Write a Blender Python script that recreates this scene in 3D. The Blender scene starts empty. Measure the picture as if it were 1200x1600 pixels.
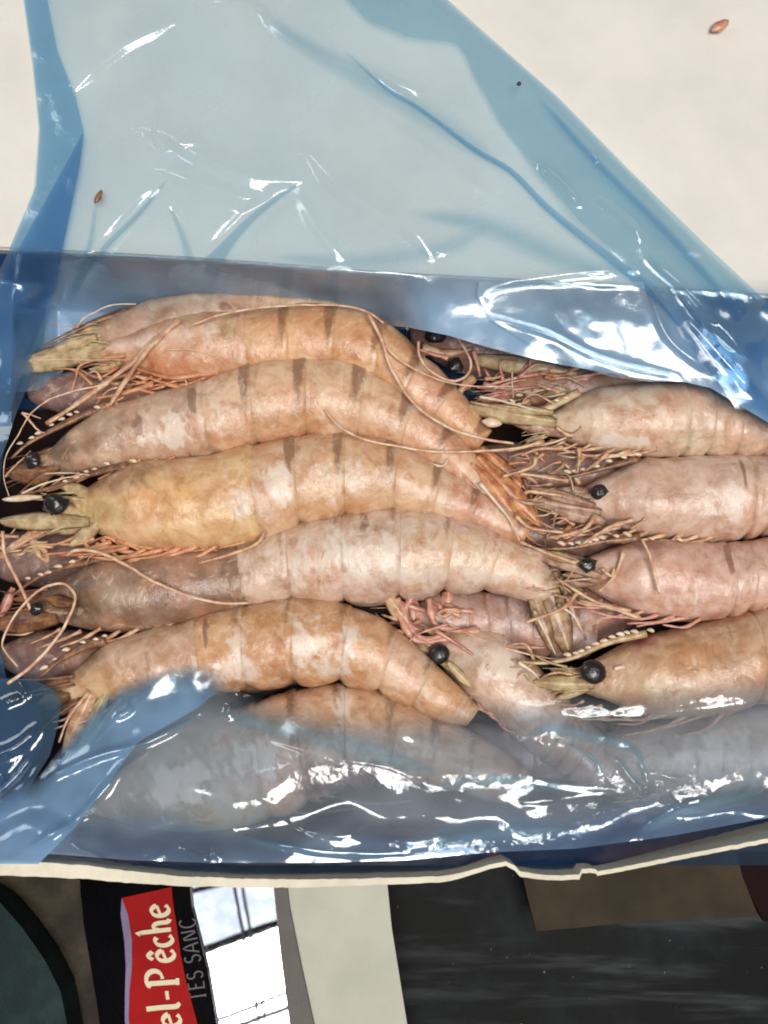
import bpy, math, random
import numpy as np
from mathutils import Vector, noise as mnoise

random.seed(7)
# ------------------------------------------------------------------ camera
S = 0.00025                       # metres per photo pixel on the shrimp plane
D = 1440.0                        # camera distance and focal length, in those pixels
TH = math.radians(11)
CAM = np.array([0.0, -D * math.sin(TH), D * math.cos(TH)])
FW = np.array([0.0, math.sin(TH), -math.cos(TH)])
UP = np.array([0.0, math.cos(TH), math.sin(TH)])
RT = np.array([1.0, 0.0, 0.0])
scene = bpy.context.scene
COL = scene.collection
cd = bpy.data.cameras.new('camera')
cam = bpy.data.objects.new('camera', cd)
COL.objects.link(cam)
cd.sensor_fit = 'VERTICAL'
cd.sensor_height = 24
cd.lens = 24 * D / 1600.0
cam.location = Vector(CAM * S)
cam.rotation_euler = (TH, 0, 0)
cd.clip_start = 0.01
cd.clip_end = 60
cd.dof.use_dof = True
cd.dof.focus_distance = D * S
cd.dof.aperture_fstop = 13
scene.camera = cam


def ray(px, py):
    return FW * D + RT * (px - 600.0) + UP * (800.0 - py)


def P(px, py, z=0.0):
    """photo pixel at height z (pixel units) -> world point in pixel units"""
    r = ray(px, py)
    t = (z - CAM[2]) / r[2]
    return CAM + r * t


def PM(px, py, z):
    """vectorised P; returns (n,3) in metres"""
    px, py, z = np.asarray(px, float), np.asarray(py, float), np.asarray(z, float)
    rx = px - 600.0
    ry = FW[1] * D + UP[1] * (800.0 - py)
    rz = FW[2] * D + UP[2] * (800.0 - py)
    t = (z - CAM[2]) / rz
    return np.stack([CAM[0] + rx * t, CAM[1] + ry * t, z + 0 * t], -1) * S


# ------------------------------------------------------------------ world, lamps, exposure
world = bpy.data.worlds.new('World')
scene.world = world
world.use_nodes = True
bg = world.node_tree.nodes['Background']
bg.inputs[0].default_value = (0.80, 0.90, 1.0, 1)
bg.inputs[1].default_value = 0.11
scene.view_settings.view_transform = 'Standard'
scene.view_settings.look = 'None'
scene.view_settings.gamma = 1
scene.view_settings.exposure = 0.0
scene.cycles.filter_width = 1.9
scene.cycles.transparent_max_bounces = 24
scene.cycles.max_bounces = 8

WIN_C = np.array([0.30, -0.60, 2.1])      # the skylight of the hall, metres
win_n = -WIN_C / np.linalg.norm(WIN_C)


def look_rot(n):
    return Vector(n).to_track_quat('-Z', 'Y')


def lamp(name, loc, sx, sy, power, col, aim=(0, 0, 0)):
    ld = bpy.data.lights.new(name, 'AREA')
    ld.shape = 'RECTANGLE'
    ld.size, ld.size_y = sx, sy
    ld.energy = power
    ld.color = col
    o = bpy.data.objects.new(name, ld)
    COL.objects.link(o)
    o.location = loc
    o.rotation_euler = look_rot(np.array(aim) - np.array(loc)).to_euler()
    return o


lamp('skylight_pane', tuple(WIN_C), 1.1, 0.95, 60, (1.0, 0.975, 0.94))
lamp('left_fill', (-0.85, 0.62, 0.75), 0.30, 0.55, 2.4, (0.86, 0.94, 1.0))  # unseen fill lamp, added for shaping and a brighter left side of the flap


# ------------------------------------------------------------------ helpers
def lin(r, g=None, b=None):
    if g is None:
        r, g, b = r
    return tuple(((c / 255) / 12.92) if c / 255 <= 0.04045 else ((c / 255 + 0.055) / 1.055) ** 2.4 for c in (r, g, b))


def mesh_obj(name, verts, faces, mat, parent=None, attrs=None, smooth=True, uv=None):
    """verts in metres, world space; stored relative to the parent's location"""
    v = np.asarray(verts, float)
    if parent is not None:
        v = v - np.array(ROOTLOC[parent.name])
    me = bpy.data.meshes.new(name)
    me.from_pydata(v.tolist(), [], faces)
    if smooth:
        me.polygons.foreach_set('use_smooth', [True] * len(me.polygons))
    me.materials.append(mat)
    if attrs:
        for k, a in attrs.items():
            a = np.asarray(a, float)
            if a.ndim == 2:
                at = me.color_attributes.new(k, 'FLOAT_COLOR', 'POINT')
                at.data.foreach_set('color', np.concatenate([a, np.ones((len(a), 1))], 1).ravel())
            else:
                at = me.attributes.new(k, 'FLOAT', 'POINT')
                at.data.foreach_set('value', a)
    if uv is not None:
        at = me.attributes.new('along', 'FLOAT_VECTOR', 'POINT')
        at.data.foreach_set('vector', np.asarray(uv, float).ravel())
    me.update()
    o = bpy.data.objects.new(name, me)
    COL.objects.link(o)
    if parent is not None:
        o.parent = parent
    return o


ROOTLOC = {}


def empty(name, loc_m, label, cat, group=None):
    o = bpy.data.objects.new(name, None)
    o.empty_display_size = 0.02
    COL.objects.link(o)
    o.location = loc_m
    ROOTLOC[o.name] = tuple(loc_m)
    o['label'] = label
    o['category'] = cat
    if group:
        o['group'] = group
    return o


def child_empty_tag(o, label, cat, group=None, kind=None):
    if label:
        o['label'] = label
    if cat:
        o['category'] = cat
    if group:
        o['group'] = group
    if kind:
        o['kind'] = kind


def catmull(pts, n):
    """smooth resample of a polyline (m,k) to n points, even in chord length"""
    p = np.asarray(pts, float)
    if len(p) < 3:
        t = np.linspace(0, 1, n)[:, None]
        return p[0] * (1 - t) + p[-1] * t
    e = np.vstack([2 * p[0] - p[1], p, 2 * p[-1] - p[-2]])
    out = []
    for i in range(len(p) - 1):
        a, b, c, d = e[i], e[i + 1], e[i + 2], e[i + 3]
        t = np.linspace(0, 1, 24, endpoint=False)[:, None]
        out.append(0.5 * ((2 * b) + (-a + c) * t + (2 * a - 5 * b + 4 * c - d) * t ** 2 + (-a + 3 * b - 3 * c + d) * t ** 3))
    out = np.vstack(out + [p[-1:]])
    k = min(3, out.shape[1])
    L = np.concatenate([[0], np.cumsum(np.linalg.norm(np.diff(out[:, :k], axis=0), axis=1))])
    s = np.linspace(0, L[-1], n)
    return np.stack([np.interp(s, L, out[:, j]) for j in range(out.shape[1])], 1)


def tube_geo(pts, rad, ns=7, flat=1.0):
    p = np.asarray(pts, float)
    n = len(p)
    rad = np.broadcast_to(rad, (n,)).astype(float)
    tan = np.gradient(p, axis=0)
    tan /= np.linalg.norm(tan, axis=1)[:, None] + 1e-12
    ref = np.array([0, 0, 1.0])
    v = []
    for i in range(n):
        a = np.cross(tan[i], ref)
        if np.linalg.norm(a) < 0.1:
            a = np.cross(tan[i], np.array([0, 1.0, 0]))
        a /= np.linalg.norm(a)
        b = np.cross(a, tan[i])
        for j in range(ns):
            w = 2 * math.pi * j / ns
            v.append(p[i] + rad[i] * (math.cos(w) * a + flat * math.sin(w) * b))
    f = []
    for i in range(n - 1):
        for j in range(ns):
            k = (j + 1) % ns
            f.append((i * ns + j, i * ns + k, (i + 1) * ns + k, (i + 1) * ns + j))
    v.append(p[0]); v.append(p[-1])
    a, b = len(v) - 2, len(v) - 1
    for j in range(ns):
        k = (j + 1) % ns
        f.append((a, k, j))
        f.append((b, (n - 1) * ns + j, (n - 1) * ns + k))
    return np.array(v), f


def pxline(pts, zdef=20):
    """[(px,py[,z])...] -> world pixel-unit points"""
    return np.array([P(q[0], q[1], q[2] if len(q) > 2 else zdef) for q in pts])


# ------------------------------------------------------------------ materials
def newmat(name):
    m = bpy.data.materials.new(name)
    m.use_nodes = True
    nt = m.node_tree
    return m, nt, nt.nodes['Principled BSDF'], nt.nodes['Material Output']


def nd(nt, t, **kw):
    n = nt.nodes.new(t)
    for k, v in kw.items():
        setattr(n, k, v)
    return n


def noise_node(nt, vec, scale, detail=4, rough=0.55, dist=0.0):
    n = nd(nt, 'ShaderNodeTexNoise')
    n.inputs['Scale'].default_value = scale
    n.inputs['Detail'].default_value = detail
    n.inputs['Roughness'].default_value = rough
    n.inputs['Distortion'].default_value = dist
    if vec is not None:
        nt.links.new(vec, n.inputs['Vector'])
    return n.outputs[0]


def ramp(nt, fac, a, b, ca=(0, 0, 0, 1), cb=(1, 1, 1, 1)):
    r = nd(nt, 'ShaderNodeMapRange')
    r.interpolation_type = 'SMOOTHSTEP'
    nt.links.new(fac, r.inputs[0])
    r.inputs[1].default_value = a
    r.inputs[2].default_value = b
    return r.outputs[0]


def mixc(nt, fac, a, b, mode='MIX'):
    m = nd(nt, 'ShaderNodeMix', data_type='RGBA', blend_type=mode)
    for sock, val in ((m.inputs[0], fac), (m.inputs[6], a), (m.inputs[7], b)):
        if isinstance(val, (int, float)):
            sock.default_value = val
        elif isinstance(val, tuple):
            sock.default_value = (*val[:3], 1)
        else:
            nt.links.new(val, sock)
    return m.outputs[2]


def mth(nt, op, a, b=0.0):
    m = nd(nt, 'ShaderNodeMath', operation=op)
    for i, val in enumerate((a, b)):
        if isinstance(val, (int, float)):
            m.inputs[i].default_value = val
        else:
            nt.links.new(val, m.inputs[i])
    return m.outputs[0]


def bump(nt, hs, strength, dist, normal=None):
    b = nd(nt, 'ShaderNodeBump')
    b.inputs['Strength'].default_value = strength
    b.inputs['Distance'].default_value = dist
    nt.links.new(hs, b.inputs['Height'])
    if normal is not None:
        nt.links.new(normal, b.inputs['Normal'])
    return b.outputs[0]


def attr(nt, name, out='Fac'):
    a = nd(nt, 'ShaderNodeAttribute', attribute_name=name)
    return a.outputs[out]


def shell_material():
    m, nt, bs, out = newmat('prawn_shell')
    geo = nd(nt, 'ShaderNodeNewGeometry').outputs['Position']
    tint = attr(nt, 'tint', 'Color')
    frost = attr(nt, 'frost')
    band = attr(nt, 'band')
    al = attr(nt, 'along', 'Vector')
    n1 = noise_node(nt, geo, 130, 5, 0.6, 0.4)
    n2 = noise_node(nt, geo, 420, 5, 0.62, 0.6)
    n3 = noise_node(nt, geo, 60, 3, 0.5)
    mp = nd(nt, 'ShaderNodeMapping')
    mp.inputs['Scale'].default_value = (5.0, 1.25, 1)
    nt.links.new(al, mp.inputs['Vector'])
    nb = noise_node(nt, mp.outputs[0], 1.25, 6, 0.62, 1.2)
    c = mixc(nt, ramp(nt, n1, 0.35, 0.68), tint, mixc(nt, 1.0, tint, (0.78, 0.64, 0.54), 'MULTIPLY'))
    c = mixc(nt, mth(nt, 'MULTIPLY', ramp(nt, n3, 0.48, 0.66), 0.35), c, lin(212, 152, 118))
    n6 = noise_node(nt, geo, 95, 6, 0.7, 1.4)
    c = mixc(nt, mth(nt, 'MULTIPLY', ramp(nt, n6, 0.48, 0.68), 0.50), c, mixc(nt, 1.0, c, (0.55, 0.40, 0.29), 'MULTIPLY'))
    c = mixc(nt, mth(nt, 'MULTIPLY', ramp(nt, n6, 0.46, 0.34), 0.45), c, lin(232, 205, 176))
    # brown transverse bands of pigment
    bb = ramp(nt, mth(nt, 'ADD', band, mth(nt, 'MULTIPLY', mth(nt, 'SUBTRACT', n2, 0.5), 0.7)), 0.35, 0.75)
    c = mixc(nt, mth(nt, 'MULTIPLY', bb, 0.72), c, lin(124, 84, 56))
    # whitish frozen patches, stretched across the body
    fr = mth(nt, 'ADD', frost, mth(nt, 'MULTIPLY', mth(nt, 'SUBTRACT', nb, 0.5), 1.6))
    fr = mth(nt, 'ADD', fr, mth(nt, 'MULTIPLY', mth(nt, 'SUBTRACT', n2, 0.5), 0.5))
    n5 = noise_node(nt, geo, 210, 6, 0.68, 0.9)
    fr = mth(nt, 'ADD', fr, mth(nt, 'MULTIPLY', mth(nt, 'SUBTRACT', n5, 0.5), 2.3))
    ff = ramp(nt, fr, 0.15, 1.05)
    c = mixc(nt, mth(nt, 'MULTIPLY', ff, 0.80), c, lin(228, 210, 194))
    # small dark pigment dots
    vo = nd(nt, 'ShaderNodeTexVoronoi')
    vo.inputs['Scale'].default_value = 700
    nt.links.new(geo, vo.inputs['Vector'])
    dots = ramp(nt, vo.outputs['Distance'], 0.22, 0.10)
    dd = mth(nt, 'MULTIPLY', dots, ramp(nt, n1, 0.55, 0.7))
    c = mixc(nt, mth(nt, 'MULTIPLY', dd, 0.35), c, lin(120, 62, 45))
    nt.links.new(c, bs.inputs['Base Color'])
    bs.inputs['Subsurface Weight'].default_value = 0.38
    bs.inputs['Subsurface Radius'].default_value = (1.0, 0.45, 0.25)
    bs.inputs['Subsurface Scale'].default_value = 0.003
    rr = nd(nt, 'ShaderNodeMapRange')
    nt.links.new(n2, rr.inputs[0])
    rr.inputs[1].default_value = 0.3; rr.inputs[2].default_value = 0.7
    rr.inputs[3].default_value = 0.24; rr.inputs[4].default_value = 0.46
    nt.links.new(rr.outputs[0], bs.inputs['Roughness'])
    bs.inputs['Specular IOR Level'].default_value = 0.45
    bs.inputs['Coat Weight'].default_value = 0.55
    bs.inputs['Coat Roughness'].default_value = 0.16
    hgt = mth(nt, 'ADD', mth(nt, 'MULTIPLY', ff, 0.35), mth(nt, 'ADD', n2, mth(nt, 'MULTIPLY', nb, 0.8)))
    hgt = mth(nt, 'ADD', hgt, mth(nt, 'MULTIPLY', n6, 1.2))
    b1 = bump(nt, hgt, 0.28, 0.0008)
    n4 = noise_node(nt, geo, 1500, 3, 0.6)
    b2 = bump(nt, n4, 0.10, 0.0002, b1)
    nt.links.new(b2, bs.inputs['Normal'])
    cb = bump(nt, mth(nt, 'ADD', n2, mth(nt, 'MULTIPLY', n1, 1.5)), 0.45, 0.0012)
    nt.links.new(cb, bs.inputs['Coat Normal'])
    return m


def limb_material(name, ca, cb, alpha=1.0, sss=0.25):
    m, nt, bs, out = newmat(name)
    geo = nd(nt, 'ShaderNodeNewGeometry').outputs['Position']
    n1 = noise_node(nt, geo, 240, 4, 0.6)
    n2 = noise_node(nt, geo, 900, 4, 0.6)
    c = mixc(nt, ramp(nt, n1, 0.35, 0.65), lin(ca), lin(cb))
    nt.links.new(c, bs.inputs['Base Color'])
    bs.inputs['Subsurface Weight'].default_value = sss
    bs.inputs['Subsurface Radius'].default_value = (1, 0.5, 0.25)
    bs.inputs['Subsurface Scale'].default_value = 0.002
    bs.inputs['Roughness'].default_value = 0.38
    bs.inputs['Coat Weight'].default_value = 0.25
    bs.inputs['Coat Roughness'].default_value = 0.15
    bs.inputs['Alpha'].default_value = alpha
    b = bump(nt, n2, 0.5, 0.0005)
    nt.links.new(b, bs.inputs['Normal'])
    return m


def eye_material():
    m, nt, bs, out = newmat('prawn_eye')
    geo = nd(nt, 'ShaderNodeNewGeometry').outputs['Position']
    n1 = noise_node(nt, geo, 500, 4, 0.6)
    nt.links.new(mixc(nt, n1, lin(14, 10, 12), lin(52, 42, 44)), bs.inputs['Base Color'])
    bs.inputs['Roughness'].default_value = 0.24
    bs.inputs['Coat Weight'].default_value = 0.4
    nt.links.new(bump(nt, noise_node(nt, geo, 1400, 3), 0.5, 0.0004), bs.inputs['Normal'])
    return m


def film_material(name, tint, milk, milk_col, rough=0.13, crinkle=0.25):
    m, nt, bs, out = newmat(name)
    nt.nodes.remove(bs)
    geo = nd(nt, 'ShaderNodeNewGeometry').outputs['Position']
    n0 = noise_node(nt, geo, 22, 3, 0.5)
    n1 = noise_node(nt, geo, 160, 4, 0.55, 0.5)
    vo = nd(nt, 'ShaderNodeTexVoronoi', feature='SMOOTH_F1')
    vo.inputs['Scale'].default_value = 60
    nt.links.new(geo, vo.inputs['Vector'])
    cr = attr(nt, 'crumple')
    h = mth(nt, 'ADD', mth(nt, 'MULTIPLY', n1, mth(nt, 'ADD', cr, 0.05)), mth(nt, 'MULTIPLY', vo.outputs['Distance'], mth(nt, 'MULTIPLY', cr, 1.3)))
    bp = bump(nt, h, crinkle, 0.004)
    tr = nd(nt, 'ShaderNodeBsdfTransparent')
    edge = ramp(nt, attr(nt, 'milk'), 0.0, 0.75)
    nt.links.new(mixc(nt, edge, (1.0, 1.0, 1.0), tuple(tint)), tr.inputs[0])
    df = nd(nt, 'ShaderNodeBsdfDiffuse')
    tl = nd(nt, 'ShaderNodeBsdfTranslucent')
    df.inputs[0].default_value = (*milk_col, 1)
    tl.inputs[0].default_value = (*milk_col, 1)
    md = nd(nt, 'ShaderNodeMixShader')
    md.inputs[0].default_value = 0.4
    nt.links.new(df.outputs[0], md.inputs[1]); nt.links.new(tl.outputs[0], md.inputs[2])
    ma = nd(nt, 'ShaderNodeMixShader')
    mk = attr(nt, 'milk')
    nt.links.new(mth(nt, 'MULTIPLY', mk, mth(nt, 'ADD', mth(nt, 'MULTIPLY', ramp(nt, n0, 0.32, 0.68), milk * 0.75), milk * 0.6)), ma.inputs[0])
    nt.links.new(tr.outputs[0], ma.inputs[1]); nt.links.new(md.outputs[0], ma.inputs[2])
    gl = nd(nt, 'ShaderNodeBsdfGlossy')
    gl.inputs['Roughness'].default_value = rough
    gl.inputs[0].default_value = (1, 1, 1, 1)
    nt.links.new(bp, gl.inputs['Normal'])
    lw = nd(nt, 'ShaderNodeLayerWeight')
    lw.inputs[0].default_value = 0.5
    nt.links.new(bp, lw.inputs['Normal'])
    f = mth(nt, 'ADD', mth(nt, 'MULTIPLY', mth(nt, 'POWER', lw.outputs['Facing'], 4.0), 0.6), 0.075)
    fin = nd(nt, 'ShaderNodeMixShader')
    f = mth(nt, 'MULTIPLY', f, mth(nt, 'ADD', mth(nt, 'MULTIPLY', edge, 0.8), 0.2))
    nt.links.new(f, fin.inputs[0])
    nt.links.new(ma.outputs[0], fin.inputs[1]); nt.links.new(gl.outputs[0], fin.inputs[2])
    nt.links.new(fin.outputs[0], out.inputs[0])
    return m


def card_material(name, col, var=0.06, rough=0.7, scale=60, spec=0.3, bumpd=0.0003):
    m, nt, bs, out = newmat(name)
    geo = nd(nt, 'ShaderNodeNewGeometry').outputs['Position']
    n1 = noise_node(nt, geo, scale, 5, 0.6)
    n2 = noise_node(nt, geo, scale * 0.15, 3, 0.5)
    nn = mth(nt, 'MULTIPLY', mth(nt, 'ADD', n1, n2), 0.5)
    lo = tuple(c * (1 - var * 2) for c in lin(col))
    hi = tuple(min(1, c * (1 + var)) for c in lin(col))
    nt.links.new(mixc(nt, ramp(nt, nn, 0.35, 0.65), lo, hi), bs.inputs['Base Color'])
    bs.inputs['Roughness'].default_value = rough
    bs.inputs['Specular IOR Level'].default_value = spec
    nt.links.new(bump(nt, noise_node(nt, geo, 1500, 3), 0.4, bumpd), bs.inputs['Normal'])
    return m


M_shell = shell_material()
M_leg = limb_material('leg_orange', (218, 158, 114), (178, 112, 76))
M_legpale = limb_material('leg_pale', (214, 178, 140), (176, 122, 90))
M_legpink = limb_material('leg_pink', (214, 160, 138), (176, 112, 94))
M_feeler = limb_material('antenna_pale', (235, 202, 172), (205, 150, 118), sss=0.1)
M_horn = limb_material('rostrum_horn', (150, 105, 66), (96, 58, 40))
M_tooth = limb_material('tooth_pale', (238, 214, 190), (214, 180, 150))
M_scale = limb_material('scale_straw', (212, 188, 144), (172, 140, 100), alpha=0.9)
M_scalepink = limb_material('scale_pinkish', (204, 172, 144), (158, 112, 92), alpha=0.9)
M_fan = limb_material('fan_orange', (218, 156, 104), (176, 106, 70), alpha=0.95)
M_fangrey = limb_material('fan_grey', (196, 164, 128), (132, 96, 72))
M_flesh = limb_material('flesh_mauve', (176, 142, 134), (140, 92, 88))
M_eye = eye_material()
M_black = limb_material('dark_gill', (60, 30, 28), (24, 14, 16))

UPV = np.array([0, 0, 1.0])


def fbm(v, sc, seed=0.0, octv=3):
    return mnoise.fractal(Vector((v[0] * sc + seed, v[1] * sc - seed, v[2] * sc + seed * 0.5)), 0.9, 2.1, octv)


def to_px(v):
    """world pixel units (n,3) -> photo pixels (to lay pigment patches where a prawn carries them)"""
    d = v - CAM
    w = d @ FW
    return 600 + D * (d @ RT) / w, 800 - D * (d @ UP) / w


PR = {}


class Prawn:
    def __init__(s, label, st, car=0.42, z=0.0, lat=0.72, tint=(205, 158, 116), ctint=None, frost=0.0, cfrost=-0.25,
                 band=0.55, patches=(), name='prawn', seed=1.0, nseg=6, bandw=0.16):
        s.z, s.lat, s.seed = z, lat, seed
        for key, word in (('cream', 'cream prawn'), ('pink', 'pink prawn with'), ('rosy', 'rosy prawn'), ('brown', 'brownish prawn'), ('half', 'pinkish prawn half'), ('orange', 'orange striped'),
                          ('yellow', 'yellow headed'), ('pale', 'dark headed prawn with'), ('tan', 'tan prawn with')):
            if label.startswith(word):
                PR[key] = s
        st = np.array([[*P(a, b, z)[:2], *P(c, d, z)[:2]] for a, b, c, d in st])
        s.N = 241
        s.ss = catmull(np.hstack([(st[:, :2] + st[:, 2:]) / 2, (st[:, :2] - st[:, 2:]) / 2]), s.N)
        s.L = np.concatenate([[0], np.cumsum(np.linalg.norm(np.diff(s.ss[:, :2], axis=0), axis=1))])
        s.T = s.L[-1]
        s.car = car
        def soft(c):
            g = sum(c) / 3
            return tuple(min(250, (v * 0.67 + g * 0.33) * 1.13) for v in c)
        s.soft = soft
        s.tint, s.ctint = np.array(lin(soft(tint))), np.array(lin(soft(ctint or tint)))
        s.frost, s.cfrost, s.band, s.patches = frost, cfrost, band, patches
        c = s.at(0.5)[0]
        s.root = empty(name, (c[0] * S, c[1] * S, z * S), label, 'prawn', 'frozen prawns packed side by side')
        s.nseg = nseg
        s.bandw = bandw
        s.carapace()
        for i in range(nseg):
            s.segment(i)

    def at(s, u):
        """centre, dorsal unit, tangent (towards the tail), half height"""
        x = u * s.T
        c = np.array([np.interp(x, s.L, s.ss[:, j]) for j in range(4)])
        e = s.T * 0.012
        a = np.array([np.interp(min(x + e, s.T), s.L, s.ss[:, j]) for j in range(2)])
        b = np.array([np.interp(max(x - e, 0), s.L, s.ss[:, j]) for j in range(2)])
        t = (a - b) / (np.linalg.norm(a - b) + 1e-9)
        h = c[2:]
        R = np.linalg.norm(h)
        dv = h / (R + 1e-9)
        return np.array([c[0], c[1], s.z]), np.array([dv[0], dv[1], 0]), np.array([t[0], t[1], 0]), R

    def pigment(s, V, car):
        px, py = to_px(V)
        n = len(V)
        tint = np.tile(s.ctint if car else s.tint, (n, 1))
        frost = np.full(n, s.cfrost if car else s.frost, float)
        band = np.zeros(n)
        for p in s.patches:
            x, y, rx, ry, ang, kind = p[:6]
            k = p[6] if len(p) > 6 else 1.0
            a = math.radians(ang)
            dx, dy = px - x, py - y
            uu = (dx * math.cos(a) + dy * math.sin(a)) / rx
            vv = (-dx * math.sin(a) + dy * math.cos(a)) / ry
            wob = 0.28 * (np.sin(px * 0.13 + y) + np.sin(py * 0.17 + x)) + 0.22 * np.sin(px * 0.31 - py * 0.23 + x)
            w = np.clip(1.30 - (uu ** 2 + vv ** 2) ** 0.5 + (wob if kind == 'w' else wob * 0.5), 0, 1)
            w = w * w * (3 - 2 * w) * k
            if kind == 'w':
                frost = frost + w * 0.92
            elif kind == 'b':
                band = band + w
            else:
                tint = tint * (1 - w[:, None]) + np.array(lin(s.soft(kind))) * w[:, None]
        return tint, frost, band

    def skin(s, name, us, rs, nv, lobe, car, mat=None, bandf=None, close=True):
        V, UV, B = [], [], []
        for i, u in enumerate(us):
            c, dv, t, R = s.at(min(max(u, 0), 1))
            if u > 1:
                c = c + t * (u - 1) * s.T
            if u < 0:
                c = c + t * u * s.T
            for j in range(nv):
                ph = 2 * math.pi * j / nv
                cs, sn = math.cos(ph), math.sin(ph)
                r = R * rs[i]
                vr = 1.0
                if cs < 0:
                    vr = 1.0 - lobe[i] * (-cs) ** 1.5
                ez = abs(sn) ** 0.96 * (1 if sn > 0 else -1)
                p = c + dv * r * cs * vr + UPV * r * s.lat * 1.32 * ez - UPV * R * 0.16
                V.append(p)
                UV.append((u * s.T / 100, ph * R / 100 * 1.0, s.seed * 3.7))
                B.append(bandf(u, ph) if bandf else 0.0)
        V = np.array(V)
        for i in range(len(V)):
            c = s.at(min(max(us[i // nv], 0), 1))
            d = V[i] - c[0]
            d = d / (np.linalg.norm(d) + 1e-9)
            k = fbm(V[i], 0.018, s.seed) * 0.045 + fbm(V[i], 0.06, s.seed + 4) * 0.024
            V[i] = V[i] + d * k * c[3]
        tint, frost, band = s.pigment(V, car)
        band = band + np.array(B) * s.band
        f = []
        nr = len(us)
        for i in range(nr - 1):
            for j in range(nv):
                k = (j + 1) % nv
                f.append((i * nv + j, (i + 1) * nv + j, (i + 1) * nv + k, i * nv + k))
        f.append(tuple(range(nv)))
        f.append(tuple(reversed(range((nr - 1) * nv, nr * nv))))
        return mesh_obj(name, V * S, f, mat or M_shell, s.root, {'tint': tint, 'frost': frost, 'band': band}, uv=UV)

    def carapace(s):
        us, rs, lb = [], [], []
        n = 44
        for i in range(n):
            t = i / (n - 1)
            us.append(-0.01 + t * (s.car + 0.022))
            r = 0.34 + 0.66 * min(1, t / 0.40) ** 0.72
            r *= 1 + 0.018 * math.sin(t * 9 + s.seed)
            if t < 0.04:
                r *= 0.80 + 0.2 * t / 0.04
            if t > 0.90:
                r *= 1 + 0.022 * math.sin((t - 0.9) / 0.1 * math.pi * 0.7)
            if t > 0.975:
                r *= 0.93
            rs.append(r)
            lb.append(0.05 + 0.10 * max(0, t - 0.8) * 5 * 0.3)

        def bf(u, ph):
            t = u / s.car
            d = abs(t - 0.93 - 0.05 * math.cos(ph))
            g = max(0, 1 - d / 0.03) * 0.7
            # branchial groove curving over the cheek
            d2 = abs(t - 0.50 - 0.12 * math.cos(ph) ** 2) / 0.035
            return g + max(0, 1 - d2) * 0.55 * (1 if abs(math.cos(ph)) < 0.75 else 0)
        s.skin('carapace', us, rs, 40, lb, True, bandf=bf)

    def segment(s, i):
        n = s.nseg
        w = [1.0, 1.12, 1.18, 1.05, 0.95, 1.25, 1, 1][:n]
        tot = sum(w)
        a = s.car + (1 - s.car) * sum(w[:i]) / tot
        b = s.car + (1 - s.car) * sum(w[:i + 1]) / tot
        us, rs, lb = [], [], []
        m = 15
        for k in range(m):
            t = -0.10 + 1.18 * k / (m - 1)
            us.append(a + t * (b - a))
            r = 0.955 + 0.04 * min(1, max(0, t + 0.1) / 0.35)
            if t > 0.80:
                r += 0.014 * min(1, (t - 0.80) / 0.15)
            if k == m - 1:
                r = 0.935
            if k == 0:
                r = 0.88
            rs.append(r)
            lb.append(0.02 + 0.15 * abs(2 * t - 1.0) ** 3.2)

        def bf(u, ph):
            t = (u - a) / (b - a)
            g = 1.5 * math.exp(-((t - 0.90) / s.bandw) ** 2)
            g2 = math.exp(-((t - 0.28 - 0.05 * math.cos(ph)) / 0.05) ** 2) * 0.45
            return (g + g2) * (0.55 + 0.45 * math.cos(ph) * 1.0 if math.cos(ph) > -0.4 else 0.3)
        s.skin('abdomen_segment', us, rs, 36, lb, False, bandf=bf)

    def head(s, mat=None, lmat=None, n=8, reach=1.15, seed=0):
        """peduncles, flagella and folded legs round the front of the carapace"""
        r = random.Random(int(s.seed * 100) + seed)
        c, dv, t, R = s.at(0.01)
        for k in range(3):
            o = (0.45, -0.1, -0.5)[k] + (r.random() - 0.5) * 0.3
            a = c + dv * R * o * 0.7 + t * R * 0.7
            e = a - t * R * (1.2 + 0.7 * r.random()) + dv * R * (o * 0.5 + (r.random() - 0.5) * 0.4)
            (ax, ay), (bx, by) = [tuple(float(w[0]) for w in to_px(q[None])) for q in (a, e)]
            s.blade((ax, ay), (bx, by), R * (0.16 + 0.12 * r.random()), z=s.z + R * s.lat * 0.45, dz=-4, mat=mat or M_scale, tipw=0.25)
        for k in range(n):
            o = (r.random() - 0.55) * 1.1
            a = c + dv * R * o + UPV * R * s.lat * (0.2 + 0.5 * r.random()) + t * R * 0.5
            ln = R * (0.9 + 1.2 * r.random()) * reach
            w = (r.random() - 0.5) * 0.5 + o * 0.25
            q = [a, a - t * ln * 0.5 + dv * ln * w * 0.4, a - t * ln + dv * ln * w - UPV * ln * 0.1]
            q = catmull(np.array(q), 14)
            tt = np.linspace(0, 1, 14)
            rad = R * (0.030 + 0.05 * r.random()) * (1 - 0.75 * tt) * (1 + 0.2 * np.sin(tt * 17 + k))
            v, f = tube_geo(q, rad, 6, 0.7)
            mesh_obj('antennule', v * S, f, mat or M_legpale, s.root)
        for k in range(n + 1):
            u = s.car * (0.05 + 0.75 * k / n)
            c, dv, t, R = s.at(u)
            a = c - dv * R * (0.80 + 0.1 * r.random()) + UPV * R * s.lat * 0.35
            ln = R * (0.7 + 0.7 * r.random())
            b = a - dv * R * (0.10 + 0.14 * r.random()) - t * ln * 0.5
            e = b - t * ln * 0.6 + dv * R * (r.random() - 0.5) * 0.3
            q = catmull(np.array([a, b, e]), 12)
            tt = np.linspace(0, 1, 12)
            v, f = tube_geo(q, R * 0.055 * (1 - 0.6 * tt) * (1 + 0.2 * np.sin(tt * 15 + k)), 6, 0.7)
            mesh_obj('leg', v * S, f, lmat or M_leg, s.root)

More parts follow.
